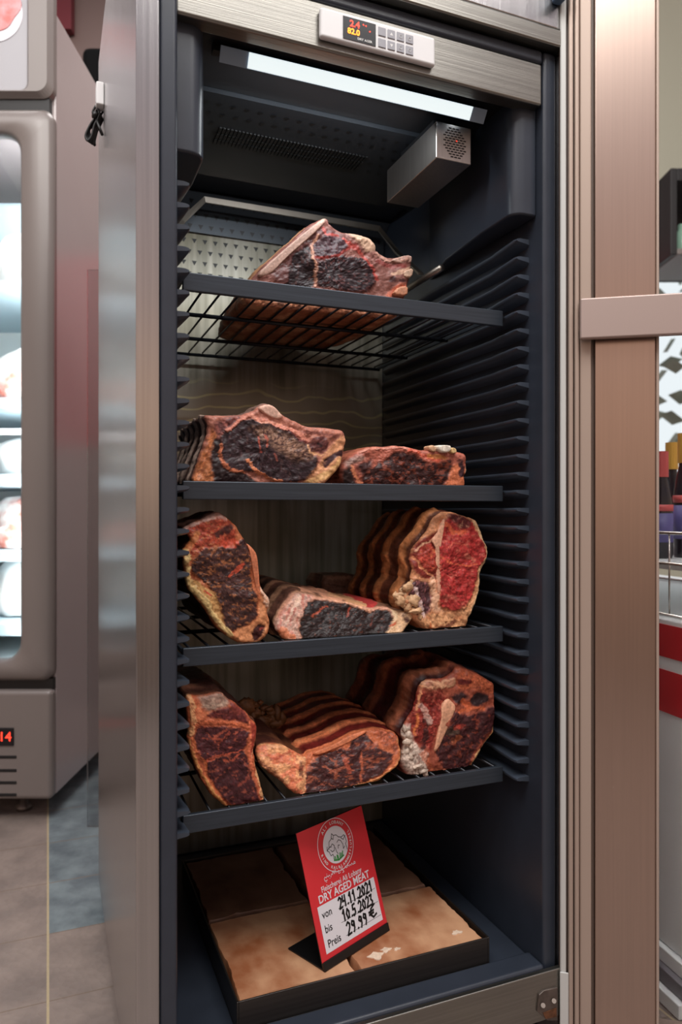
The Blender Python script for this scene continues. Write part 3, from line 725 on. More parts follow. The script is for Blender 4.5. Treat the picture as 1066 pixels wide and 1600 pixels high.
def quad(u0, u1, v0, v1, m, nm, h=.0003):
    return obj(nm, Mb().add([CP(u0, v1, h), CP(u1, v1, h), CP(u1, v0, h), CP(u0, v0, h)], [(0, 1, 2, 3)]), m, card, recalc=False)
quad(.075, .945, .60, .955, M['card'], 'writing_field')
def ring(u, v, r0, r1, m, nm, h, n=64):
    c = CP(u, v, h); vs = []
    for k in range(n):
        a = 2*math.pi*k/n; d = e1*math.cos(a)+e2*math.sin(a); vs += [c+d*r0, c+d*r1]
    return obj(nm, Mb().add(vs, [(2*k, 2*k+1, (2*k+3) % (2*n), (2*k+2) % (2*n)) for k in range(n)]), m, card, recalc=False)
ring(.5, .212, .0385, .0396, M['card'], 'emblem_ring', .0003)
ring(.5, .212, .0001, .0275, M['card'], 'emblem_disc', .0003)
def arc(body, r, mid, step, size, flip=False, nm='emblem_lettering'):
    n = len(body); c = CP(.5, .212, .0004)
    for i, ch in enumerate(body):
        if ch == ' ': continue
        a = math.radians(mid+(-1 if not flip else 1)*(i-(n-1)/2)*step)
        rad = e1*math.cos(a)+e2*math.sin(a); tan = e1*math.sin(a)-e2*math.cos(a)
        if flip: text(nm, ch, M['offwhite'], card, c+rad*r, -tan, -rad, size, depth=.0001, bold=.00015)
        else: text(nm, ch, M['offwhite'], card, c+rad*r, tan, rad, size, depth=.0001, bold=.00015)
arc('ALI LOBANY', .0330, 90, 9.5, .0070)
arc('RIND', .0335, 205, 9, .0056, True); arc('KALB', .0335, 252, 9, .0056, True); arc('LAMM', .0335, 290, 9.5, .0056, True); arc('GEFLUEGEL', .0335, 345, 8.5, .0056, True)
def strokes(lst, r, m, nm, h=.0006, par=None):
    q = Mb()
    for pts in lst:
        P = [CP(u, v, h) for u, v in pts]
        for a, b_ in zip(P[:-1], P[1:]):
            d = (b_-a)
            if d.length < 1e-6: continue
            d.normalize(); s_ = d.cross(en)
            k = len(q.v); q.add([a-s_*r-d*r*.6, a+s_*r-d*r*.6, b_+s_*r+d*r*.6, b_-s_*r+d*r*.6], [(0, 1, 2, 3)])
    return obj(nm, q, m, par or card, recalc=False)
strokes([[(.39, .225), (.41, .17), (.45, .155), (.47, .115), (.49, .135), (.53, .14), (.56, .165), (.60, .175), (.64, .165), (.655, .19), (.66, .225), (.64, .24), (.65, .29)],
         [(.47, .115), (.455, .15), (.475, .165), (.49, .14)], [(.37, .20), (.36, .23), (.385, .245), (.40, .28), (.43, .275), (.44, .30)],
         [(.42, .21), (.45, .195), (.475, .215), (.46, .25), (.43, .255), (.41, .235)], [(.36, .23), (.40, .21), (.43, .215)],
         [(.52, .20), (.55, .185), (.58, .20), (.60, .235), (.595, .27), (.62, .255)], [(.59, .18), (.62, .20), (.64, .185), (.66, .175)],
         [(.48, .23), (.49, .27), (.505, .29)], [(.52, .25), (.53, .225), (.55, .23)]], .00055, M['ink'], 'emblem_drawing', .0005)
strokes([[(.44, .325), (.435, .305)], [(.46, .33), (.455, .30)], [(.48, .335), (.485, .295)], [(.50, .337), (.495, .30)], [(.52, .335), (.53, .29)], [(.54, .33), (.55, .295)], [(.56, .325), (.575, .285)], [(.43, .325), (.5, .338), (.58, .32)]], .0011, M['green'], 'emblem_grass', .0005)
# arabic line drawn with strokes, right to left
ar_ = [[(.75, .415), (.73, .40), (.72, .42), (.75, .425), (.70, .425), (.69, .405), (.67, .425), (.655, .41), (.64, .425), (.62, .405), (.60, .425), (.585, .425), (.57, .41), (.58, .40)], [(.62, .39), (.625, .39)],
       [(.53, .41), (.515, .40), (.51, .42), (.53, .435), (.54, .45), (.515, .455)], [(.50, .385), (.50, .42), (.47, .425), (.455, .41), (.44, .42), (.455, .445), (.48, .44)],
       [(.41, .385), (.41, .425)], [(.39, .385), (.385, .425), (.36, .385), (.355, .425), (.34, .41), (.33, .425), (.32, .44)], [(.31, .425), (.30, .41), (.28, .425), (.265, .405), (.25, .425), (.23, .41), (.215, .425), (.22, .45), (.26, .45)], [(.30, .445), (.305, .445)], [(.265, .39), (.27, .39)], [(.235, .465), (.245, .465)]]
strokes([[(u*.9+.05, (v-.425)*.75+.424) for u, v in st] for st in ar_], .00045, M['card'], 'arabic_lettering', .0004)
text('shop_lettering', 'Fleischerei Ali Lobany', M['card'], card, CP(.48, .495, .0004), e1, e2, .0115, depth=.0001, squash=.90, bold=.00008)
text('title_lettering', 'DRY AGED MEAT', M['card'], card, CP(.50, .558, .0004), e1, e2, .0158, depth=.0001, squash=.95, bold=.0003)
for s_, v in (('von', .675), ('bis', .785), ('Preis', .895)): text('row_lettering', s_, M['ink'], card, CP(.115, v, .0005), e1, e2, .0155, 'LEFT', depth=.0001, squash=.92, bold=.0001)
strokes([[(.35, .69), (.93, .69)], [(.35, .80), (.93, .80)], [(.38, .91), (.93, .91)]], .0003, M['ink'], 'row_line', .0004)
G = {'2': [[(0, .2), (.3, 0), (.6, .2), (.5, .5), (0, 1), (.7, .95)]], '4': [[(.1, 0), (0, .5), (.6, .5)], [(.6, 0), (.5, 1)]], '.': [[(.2, .9), (.3, .95)]], '1': [[(.1, .3), (.4, 0), (.35, 1)]],
     '0': [[(.3, .1), (0, .5), (.2, .95), (.5, .9), (.6, .4), (.3, .1)]], '5': [[(.6, 0), (.1, .05), (.05, .45), (.5, .45), (.55, .8), (.2, 1), (0, .9)]], '3': [[(0, .1), (.5, .05), (.25, .45), (.55, .7), (.3, 1), (0, .95)]],
     '9': [[(.55, .2), (.2, .1), (.05, .35), (.3, .5), (.55, .25), (.5, .7), (.3, 1)]], 'E': [[(.8, .0), (.3, .25), (.15, .65), (.45, .95), (.85, .8)], [(0, .45), (.6, .4)], [(0, .65), (.55, .6)]], ',': [[(.2, .9), (.1, 1.1)]], ' ': []}
def hand(s, u, v, w_, h_, sp=.9):
    out = []
    for ch in s:
        for st in G[ch]: out.append([(u+a*w_, v+b_*h_) for a, b_ in st])
        u += w_*(sp if ch not in '.,' else .55)
    return out
hw = hand('24.11.2021', .37, .612, .064, .085)+hand('10.5.2023', .385, .715, .066, .085)+hand('29.99', .41, .82, .078, .095)+hand('E', .76, .80, .13, .10)
strokes(hw, .0016, M['ink'], 'handwriting', .0006)

# ------------------------------------------------------------------ meat
def polyd(P, pts, closed=True):
    A = np.array(pts, float); B = np.roll(A, -1, 0) if closed else A[1:]
    if not closed: A = A[:-1]
    best = np.full(len(P), 1e9); ins = np.zeros(len(P), bool)
    for a, b in zip(A, B):
        d = b-a; l2 = (d*d).sum()+1e-9
        t = np.clip(((P-a)@d)/l2, 0, 1); q = P-a-t[:, None]*d
        best = np.minimum(best, np.sqrt((q*q).sum(1)))
        if closed:
            c = ((a[1] > P[:, 1]) != (b[1] > P[:, 1])); dy = b[1]-a[1]
            if abs(dy) > 1e-9: ins ^= c & (P[:, 0] < (b[0]-a[0])*(P[:, 1]-a[1])/dy+a[0])
    return np.where(ins, best, -best) if closed else best
def sstep(x): x = np.clip(x, 0, 1); return x*x*(3-2*x)
def resample(pts, n, it=1):
    A = np.array(pts, float)
    for _ in range(it):                                    # soften corners
        B = np.roll(A, -1, 0); A = np.stack([A*.78+B*.22, A*.22+B*.78], 1).reshape(-1, 2)
    B = np.roll(A, -1, 0); l = np.sqrt(((B-A)**2).sum(1)); c = np.concatenate([[0], np.cumsum(l)]); A2 = np.vstack([A, A[:1]])
    t = np.linspace(0, c[-1], n, endpoint=False)
    return np.stack([np.interp(t, c, A2[:, 0]), np.interp(t, c, A2[:, 1])], 1)
lin = lambda c: np.array(srgb(c))*1.16

def meat(label, crop, outline, centre, Y, zsh, base, ops, side, Lb, a=0, b=0, bscale=.92, dirx=0, ribs=None, sideops=(), bones=(), seed=1, bulge=.05, relief=.004, N=420, R=62, K=70, top=0, zgap=.0005):
    ox, oy, sc = crop; T = lambda pts: [(ox+x*sc, oy+y*sc) for x, y in pts]
    O = resample(T(outline), N); C0 = np.array(T([centre])[0])
    # small irregularity of the outline
    e = fbm3(np.c_[O, np.zeros(N)], .09, 4, seed); d = O-C0; O = O+d/np.sqrt((d*d).sum(1))[:, None]*e[:, None]*2.0
    zs = H+zsh+zgap
    cpt = W(C0[0], C0[1], Y); X00, Z00 = cpt.x, zs
    def unp(P):
        u = (P[:, 0]-533)/F; v = (801-P[:, 1])/F; dx = u*CT+ST; dy = -u*ST+CT
        t = (Y-a*X00+b*(H-Z00))/(dy-a*dx-b*v)
        return np.stack([t*dx, t*dy, H+t*v], 1)
    rr = np.linspace(1, 0, R+1)[:-1]
    FP = (C0+(O-C0)[None]*rr[:, None, None]).reshape(-1, 2); FP = np.vstack([FP, C0[None]])
    F3 = unp(FP)
    n_ = np.array([a, -1, b], float); n_ /= np.linalg.norm(n_)             # out of the cut face
    nf = len(FP)
    # sides
    O3 = F3[:N]; anc = np.array([O3[:, 0].mean(), Y, zs]); dirv = np.array([dirx, 1, 0.0])
    s = np.arange(1, K+1)/K
    S3 = []; fxy = np.tile(O, (K, 1)); ss = np.repeat(s, N)
    for k in range(K):
        q = 1+bulge*math.sin(math.pi*s[k])-(1-bscale)*s[k]**1.5
        if s[k] > .9: q *= math.sqrt(max(0, 1-((s[k]-.9)/.1)**2*.45))
        yrel = O3[:, 1]-Y
        P = np.stack([anc[0]+(O3[:, 0]-anc[0])*q, O3[:, 1]-yrel*s[k]*.8, anc[2]+(O3[:, 2]-anc[2])*(q+top*s[k])], 1)+dirv*Lb*s[k]
        S3.append(P)
    S3 = np.vstack(S3)
    lastc = S3[-N:].mean(0); cap = [lastc+(S3[-N:]-lastc)*f+np.array([0, (1-f)*.012, 0]) for f in (.8, .5, .2)]
    CP3 = np.vstack(cap+[(lastc+np.array([0, .012, 0]))[None]])
    A = np.vstack([F3, S3, CP3]); nA = len(A)
    # colours
    wob = np.stack([fbm3(np.c_[FP, FP[:, :1]*0], .11, 4, seed+5), fbm3(np.c_[FP, FP[:, :1]*0+9], .11, 4, seed+6)], 1)
    wob2 = np.stack([fbm3(np.c_[FP, FP[:, :1]*0+4], .45, 3, seed+15), fbm3(np.c_[FP, FP[:, :1]*0+8], .45, 3, seed+16)], 1); FW = FP+wob*4.2+wob2*1.6
    brk = sstep((fbm3(np.c_[FP, FP[:, :1]*0+2], .16, 4, seed+17)+.42)/.35)*.75+.25; rdg = 1-np.abs(fbm3(np.c_[FP, FP[:, :1]*0+6], .22, 4, seed+18))*3.2; rdg = sstep((rdg-.55)/.45)
    col = np.tile(lin(base), (nf, 1)); hgt = np.zeros(nf)
    n1 = fbm3(np.c_[FP*np.array([1, 1]), FP[:, :1]*0+3], .12, 5, seed+9); n2 = fbm3(np.c_[FP, FP[:, :1]*0+5], .35, 4, seed+11)
    col *= (1+.16*n1+.14*n2)[:, None]
    dmg = polyd(FP, O)
    for op in ops:
        k = op[0]; c = lin(op[1]); pts = T(op[2])
        if k == 'P':
            soft = op[3] if len(op) > 3 else 1.6; m = sstep(polyd(FW, pts)/soft*.5+.5); hh_ = op[5] if len(op) > 5 else 0
            mot = op[4] if len(op) > 4 else None
            kn = 1.0 if mot else .4; cc = np.tile(c, (nf, 1))*(1+kn*(.6*n2+.35*n1+(.45*rdg-.14)))[:, None]
            if mot:
                mc, amt, sx, sy, thr = mot
                q = fbm3(np.c_[FP[:, 0]*sx, FP[:, 1]*sy, FP[:, 0]*0+seed], 1, 5, seed+21)
                mk = sstep((q-thr)/.22)*amt; cc = cc*(1-mk[:, None])+lin(mc)*(1+.3*n2)[:, None]*mk[:, None]
            col = col*(1-m[:, None])+cc*m[:, None]; hgt += m*hh_
        if k == 'S':
            wd = op[3]*sc/2; q = polyd(FW, pts, False); m = sstep((wd*(.65+.35*brk)-q)/max(1.2, wd*.5)+.5)*(op[4] if len(op) > 4 else 1)*brk**.6
            col = col*(1-m[:, None])+c*(1+.3*n2+.15*n1)[:, None]*m[:, None]; hgt += m*(op[5] if len(op) > 5 else 0)
    # side colours
    sb_ = lin(side[0]); s2 = lin(side[1])
    q1 = fbm3(np.c_[S3[:, 0]*22, S3[:, 1]*22, S3[:, 2]*22], 1, 5, seed+31); q2 = fbm3(S3, 110, 4, seed+33)
    mk = sstep((q1+.1)/.35)[:, None]; cs = (sb_*(1-mk)+s2*mk)*(1+.35*q2)[:, None]
    rdis = np.zeros(len(S3))
    if ribs:
        g = sstep(polyd(fxy, T(ribs['gate']))/6+.5); ph = ribs.get('phase', 0)
        wv = np.cos(2*math.pi*(ss*ribs['n']+ph+ribs.get('pn', .22)*q1+(fxy[:, 1]-C0[1])*ribs.get('slant', 0)))
        m = sstep(wv*1.7+.5-.15)[:, None]; rc = lin(ribs['dark'])*(1-m)+lin(ribs['light'])*m
        rc = rc*(1+.55*q2+.45*q1)[:, None]*(.8+.4*sstep((fbm3(S3, 45, 3, seed+35)+.1)/.3))[:, None]; cs = cs*(1-g[:, None])+rc*g[:, None]; rdis = g*wv*ribs['amp']*(.8+.6*q1)
    # first few rings take the rim's colour
    edge = sstep(1-ss*Lb/.006)[:, None]; rim = np.tile(col[:N], (K, 1)); cs = cs*(1-edge)+rim*edge
    if sideops:
        r_ = S3[:, 0]*CT-S3[:, 1]*ST; dpt = S3[:, 0]*ST+S3[:, 1]*CT; SP = np.stack([533+F*r_/dpt, 801-F*(S3[:, 2]-H)/dpt], 1)
        SP = SP+np.stack([q1, q2], 1)*2.5
        for op in sideops:
            pts = T(op[2]); c = lin(op[1])
            if op[0] == 'P': m = sstep(polyd(SP, pts)/3+.5)
            else: m = sstep((op[3]*sc/2-polyd(SP, pts, False))/1.5+.5)
            m = (m*(ss < .9)*(op[4] if len(op) > 4 else 1))[:, None]; cs = cs*(1-m)+c*(1+.3*q2)[:, None]*m; rdis += m[:, 0]*.0015
    cols = np.clip(np.vstack([col, cs, np.tile(s2, (nA-nf-len(S3), 1))]), .002, .95)
    # relief
    sx = 1.1/F                                                             # metres per picture pixel, about
    dm = np.clip(dmg, 0, 50)*sx; Rr = .008; rnd = np.where(dm < Rr, Rr*(1-np.sqrt(np.clip(1-(1-dm/Rr)**2, 0, 1))), 0)*.8
    q = fbm3(np.c_[FP, FP[:, :1]*0+1], .035, 3, seed+41); q3 = fbm3(np.c_[FP, FP[:, :1]*0+2], .16, 4, seed+43)
    disp = q*relief*1.3+q3*relief*.45-rnd+hgt*.001
    A[:nf] += n_*disp[:, None]
    side_n = S3-np.array([anc[0], 0, anc[2]+.05]); side_n[:, 1] = 0; side_n /= np.linalg.norm(side_n, axis=1)[:, None]+1e-9
    fade = sstep(ss*Lb/.012)
    A[nf:nf+len(S3)] += side_n*((q1*.006+q2*.0016+rdis)*fade)[:, None]
    sh0 = np.tile(disp[:N], K)*np.clip(1-ss*Lb/.02, 0, 1); A[nf:nf+len(S3)] += n_*sh0[:, None]
    A[:, 2] = np.maximum(A[:, 2], zs)
    A[:, 0] = np.clip(A[:, 0], .1775, .7285-.0255); 
    A[:, 1] = np.maximum(A[:, 1], 1.0292); A[:, 1] = np.minimum(A[:, 1], 1.53)
    faces = []
    for k in range(R-1):
        o0, o1 = k*N, (k+1)*N
        faces += [(o0+j, o1+j, o1+(j+1) % N, o0+(j+1) % N) for j in range(N)]
    o0 = (R-1)*N; faces += [(o0+j, nf-1, o0+(j+1) % N) for j in range(N)]
    prev = 0
    for k in range(K+3):
        o1 = nf+k*N
        faces += [(prev+j, prev+(j+1) % N, o1+(j+1) % N, o1+j) for j in range(N)]; prev = o1
    faces += [(prev+j, prev+(j+1) % N, nA-1) for j in range(N)]
    me = bpy.data.meshes.new('dry_aged_beef'); loc = Vector((float(A[:, 0].mean()), float(A[:, 1].mean()), float(zs)))
    me.from_pydata((A-np.array(loc)).tolist(), [], faces)
    ca = me.color_attributes.new('tint', 'FLOAT_COLOR', 'POINT'); ca.data.foreach_set('color', np.c_[cols, np.ones(nA)].ravel().astype(np.float32))
    me.materials.append(M['meat']); me.shade_smooth()
    o = bpy.data.objects.new('dry_aged_beef', me); S.collection.objects.link(o); o.location = loc
    tag(o, label, 'meat', 'cuts of dry aged beef on the shelves')
    # bones standing a little proud of the cut face
    for bi, (bp, bc, hh_) in enumerate(bones):
        P = resample(T(bp), 60, 1); cc = P.mean(0); rings = []
        for f in (1.0, 1.0, .93, .8, .55, .25): rings.append(cc+(P-cc)*f)
        Q = np.vstack(rings); Q3 = unp(Q)
        hs = np.repeat([-.012, hh_*.3, hh_*.8, hh_, hh_, hh_], 60)
        nn = fbm3(Q3, 120, 3, seed+bi); Q3 += n_*(hs+nn*.0006)[:, None]; Q3[:, 2] = np.maximum(Q3[:, 2], zs)
        fs = [(i*60+j, (i+1)*60+j, (i+1)*60+(j+1) % 60, i*60+(j+1) % 60) for i in range(5) for j in range(60)]+[tuple(5*60+j for j in range(60))[::-1]]
        mb_ = bpy.data.meshes.new('bone'); mb_.from_pydata((Q3-np.array(loc)).tolist(), [], fs)
        k1 = fbm3(Q3, 90, 4, seed+7); ctr = np.repeat([1, 1, 1.05, .97, .86, .82], 60)
        cb = np.clip(lin(bc)*(ctr*(1+.22*k1))[:, None], .002, .95)
        ca = mb_.color_attributes.new('tint', 'FLOAT_COLOR', 'POINT'); ca.data.foreach_set('color', np.c_[cb, np.ones(len(cb))].ravel().astype(np.float32))
        mb_.materials.append(M['meat']); mb_.shade_smooth()
        ob = bpy.data.objects.new('bone', mb_); S.collection.objects.link(ob); ob.parent = o
    return o
def lumps(par, pts, r, colr, seed, Y, nm='fat_lump'):
    """ragged clumps of fat at the edge of a cut, one part"""
    random.seed(seed); off = wloc(par); VS = []; FS = []; CO = []
    for (px, py) in pts:
        c = W(px, py, Y+random.uniform(-.004, .004)); n = 14; k = 8; rr_ = r*random.uniform(.6, 1.25); st = len(VS)
        U = []
        for i in range(k+1):
            t = math.pi*i/k
            for j in range(n): U.append((math.sin(t)*math.cos(2*math.pi*j/n), math.sin(t)*math.sin(2*math.pi*j/n), math.cos(t)))
        U = np.array(U); e = fbm3(U, 2.0, 4, seed+len(VS)); U = U*(1+.9*e)[:, None]*rr_*np.array([random.uniform(.6, 1.5), .7, random.uniform(.5, 1.4)])
        P = U+np.array(c); VS += P.tolist(); FS += [(st+i*n+j, st+(i+1)*n+j, st+(i+1)*n+(j+1) % n, st+i*n+(j+1) % n) for i in range(k) for j in range(n)]
        g = fbm3(P, 150, 3, seed); CO += (lin(colr)*(1+.3*g)[:, None]*random.uniform(.75, 1.1)).tolist()
    me = bpy.data.meshes.new(nm); me.from_pydata((np.array(VS)-np.array(off)).tolist(), [], FS)
    ca = me.color_attributes.new('tint', 'FLOAT_COLOR', 'POINT'); ca.data.foreach_set('color', np.c_[np.clip(CO, .002, .95), np.ones(len(CO))].ravel().astype(np.float32))
    me.materials.append(M['meat']); me.shade_smooth(); o = bpy.data.objects.new(nm, me); S.collection.objects.link(o); o.parent = par
    return o

Z1_, Z2_, Z3_, Z4_ = .336-.0012, .0435-.0012, -.1905-.0012, -.4245-.0012
# top shelf
meat('peaked rib cut of aged beef alone on the topmost shelf', (350, 330, .3002),
     [(150, 350), (200, 290), (290, 210), (370, 140), (440, 75), (520, 33), (545, 42), (550, 75), (600, 100), (640, 118), (700, 122), (760, 145), (795, 180), (800, 212), (850, 238), (900, 243), (955, 230), (980, 240), (975, 280), (985, 300), (975, 350), (955, 390), (955, 415), (950, 470), (900, 565), (700, 545), (500, 525), (300, 505), (160, 485), (105, 470), (120, 400)],
     (540, 330), 1.135, Z1_, (122, 78, 70),
     [('P', (88, 52, 50), [(250, 330), (400, 180), (520, 90), (560, 100), (640, 140), (620, 300), (300, 400)], 4),
      ('P', (34, 22, 26), [(330, 370), (340, 290), (370, 225), (440, 180), (470, 240), (475, 390), (400, 420), (300, 400)], 2, ((78, 50, 48), .7, .3, .15, .15), -1.5),
      ('P', (62, 40, 46), [(478, 160), (540, 128), (625, 150), (640, 190), (590, 240), (500, 250), (468, 220)], 2, ((110, 80, 80), .6, .2, .5, .2), 1.5),
      ('P', (40, 26, 30), [(490, 275), (600, 237), (720, 245), (782, 300), (790, 370), (745, 425), (600, 415), (490, 390), (475, 320)], 2, ((96, 56, 54), .7, .25, .35, .15), 2.5),
      ('S', (134, 52, 48), [(468, 245), (520, 250), (600, 228), (650, 190), (690, 180)], 13), ('S', (150, 60, 52), [(620, 150), (690, 200), (740, 250), (775, 290), (800, 360)], 16),
      ('S', (176, 126, 104), [(490, 130), (460, 180), (462, 240), (478, 300), (480, 395)], 13, 1, 1),
      ('S', (150, 62, 56), [(520, 90), (530, 125), (600, 130)], 14),
      ('S', (186, 140, 124), [(800, 225), (860, 260), (930, 262), (975, 245)], 22, .8, 2), ('S', (120, 50, 46), [(800, 260), (860, 290), (940, 290)], 22, .8),
      ('P', (186, 150, 126), [(640, 115), (720, 120), (795, 180), (790, 205), (740, 210), (690, 170)], 3, None, 2),
      ('S', (190, 150, 128), [(880, 330), (930, 320), (980, 300)], 24), ('S', (176, 96, 74), [(860, 440), (900, 405), (950, 400)], 34, 1, 2), ('S', (60, 30, 30), [(870, 360), (930, 370)], 26),
      ('P', (168, 112, 84), [(105, 440), (200, 440), (400, 480), (700, 500), (950, 470), (900, 580), (100, 540)], 3, ((90, 54, 42), .8, .12, .3, .1))],
     ((150, 92, 64), (186, 136, 100)), .27, bscale=.9, bones=[([(155, 345), (270, 240), (400, 130), (515, 38), (540, 48), (470, 120), (330, 240), (230, 345)], (172, 138, 124), .004), ([(862, 258), (955, 231), (980, 242), (972, 276), (900, 276)], (176, 140, 126), .003), ([(868, 440), (905, 398), (955, 395), (950, 450)], (186, 128, 100), .006), ([(930, 318), (984, 300), (974, 352), (935, 352)], (190, 156, 134), .005)], seed=3, relief=.006)
# second shelf
meat('large rounded rib cut with striped rib side on the second shelf', (270, 620, .2627),
     [(185, 110), (240, 115), (330, 112), (400, 112), (450, 95), (495, 85), (505, 65), (560, 47), (600, 60), (640, 100), (700, 135), (760, 165), (820, 185), (900, 185), (960, 195), (1010, 200), (1035, 225), (1040, 270), (1025, 320), (1020, 370), (990, 430), (940, 490), (900, 525), (760, 530), (600, 530), (400, 530), (240, 530), (150, 530), (110, 510), (130, 440), (170, 330), (215, 200)],
     (540, 320), 1.035, Z2_, (168, 108, 92),
     [('P', (182, 112, 72), [(100, 530), (180, 330), (235, 190), (290, 240), (230, 330), (240, 530)], 3, ((120, 60, 44), .6, .3, .1, .1)),
      ('P', (36, 22, 24), [(225, 330), (250, 250), (295, 225), (290, 330), (300, 400), (350, 450), (430, 460), (520, 520), (240, 520)], 2.5),
      ('P', (98, 60, 60), [(250, 160), (340, 120), (460, 110), (330, 210), (270, 250)], 4, ((168, 100, 90), .6, .2, .2, .0)),
      ('P', (46, 31, 36), [(290, 240), (340, 180), (420, 130), (500, 150), (600, 175), (700, 215), (780, 270), (825, 320), (862, 370), (850, 430), (800, 490), (720, 515), (620, 505), (500, 450), (440, 450), (370, 455), (310, 420), (285, 350)], 2, ((104, 76, 74), .5, .3, .14, .2), 3),
      ('P', (146, 112, 94), [(470, 190), (560, 190), (700, 250), (800, 310), (856, 350), (800, 370), (740, 380), (640, 330), (540, 260)], 9, ((70, 46, 46), .9, .35, .35, .0), .5),
      ('S', (196, 116, 84), [(285, 290), (287, 380), (335, 440), (415, 455)], 18, 1, 1), ('S', (200, 122, 86), [(445, 385), (480, 440), (560, 480), (650, 512)], 20, 1, 1),
      ('S', (160, 72, 56), [(505, 240), (520, 330)], 12, .8), ('S', (160, 76, 60), [(548, 235), (560, 300)], 12, .8), ('S', (140, 74, 62), [(600, 340), (612, 385)], 10, .7), ('S', (30, 20, 26), [(640, 400), (720, 460), (800, 440)], 22, .6),
      ('S', (194, 124, 106), [(330, 200), (440, 110), (550, 150), (650, 185), (750, 225), (800, 270)], 24, 1, 2), ('S', (92, 40, 40), [(680, 205), (790, 282)], 10), ('S', (204, 140, 118), [(470, 110), (520, 160), (640, 160)], 12),
      ('S', (120, 70, 64), [(780, 210), (860, 220), (960, 240), (1010, 260)], 18, .8),
      ('P', (204, 146, 108), [(900, 350), (1000, 230), (1040, 260), (1030, 370), (950, 490), (890, 530), (760, 525), (830, 450), (880, 390)], 3, None, 1),
      ('S', (208, 164, 110), [(1015, 380), (930, 460), (800, 520)], 40, .9), ('S', (62, 38, 42), [(905, 405), (960, 352), (1015, 338)], 34, 1, -1),
      ('P', (84, 44, 44), [(800, 290), (830, 250), (900, 240), (935, 270), (925, 310), (880, 335), (820, 330)], 2, ((130, 80, 70), .5, .3, .3, .1)), ('S', (204, 152, 112), [(800, 295), (815, 335), (880, 350), (930, 320)], 12), ('S', (30, 16, 20), [(868, 284), (880, 290)], 18)],
     ((84, 62, 56), (120, 92, 82)), .26, ribs=dict(gate=[(-50, 60), (260, 90), (235, 300), (150, 560), (-50, 560)], n=6, light=(214, 186, 170), dark=(92, 68, 62), amp=.004, phase=.3),
     bones=[([(498, 68), (560, 47), (600, 62), (640, 105), (655, 128), (610, 140), (545, 108)], (212, 170, 152), .005)], seed=5, relief=.005)
meat('low dark cut with a white knob of bone on the second shelf', (520, 680, .2158),
     [(60, 230), (110, 170), (180, 130), (250, 95), (320, 85), (400, 85), (480, 78), (560, 95), (640, 110), (700, 112), (760, 120), (850, 125), (890, 125), (950, 130), (970, 160), (980, 215), (985, 260), (970, 300), (970, 340), (960, 392), (800, 395), (500, 390), (200, 385), (90, 375), (50, 310)],
     (520, 250), 1.055, Z2_, (158, 88, 72),
     [('P', (52, 28, 28), [(215, 260), (300, 230), (380, 180), (440, 130), (540, 122), (620, 170), (700, 205), (770, 200), (860, 190), (885, 240), (840, 310), (780, 395), (500, 400), (210, 395)], 2.5, ((118, 56, 40), .8, .22, .22, .02), -1),
      ('P', (60, 36, 36), [(170, 240), (230, 190), (300, 170), (270, 230), (210, 300)], 4), ('P', (150, 118, 108), [(90, 190), (200, 150), (240, 160), (180, 210), (110, 240)], 4, ((80, 50, 46), .7, .3, .3, .0)),
      ('P', (40, 26, 26), [(60, 250), (130, 230), (150, 300), (190, 390), (60, 390)], 4), ('S', (190, 116, 84), [(140, 240), (160, 300), (210, 380)], 24),
      ('S', (196, 130, 112), [(200, 125), (280, 95), (400, 92), (500, 88), (600, 120)], 24, .8, 2), ('S', (190, 84, 62), [(560, 110), (680, 160), (760, 180)], 30, .8), ('S', (196, 130, 70), [(690, 150), (820, 170)], 30, .7),
      ('P', (196, 112, 78), [(870, 210), (930, 200), (985, 260), (965, 395), (790, 395), (850, 310)], 3), ('S', (60, 36, 40), [(920, 190), (945, 235), (930, 290)], 40), ('S', (215, 190, 165), [(985, 230), (975, 290)], 24)],
     ((110, 58, 46), (150, 84, 64)), .2, bones=[([(738, 78), (835, 78), (848, 100), (830, 132), (770, 132), (745, 112)], (226, 216, 200), .009), ([(683, 84), (720, 76), (740, 100), (735, 130), (690, 118)], (196, 156, 124), .006), ([(850, 94), (882, 100), (890, 135), (850, 140)], (202, 170, 120), .006)], seed=8, relief=.005)
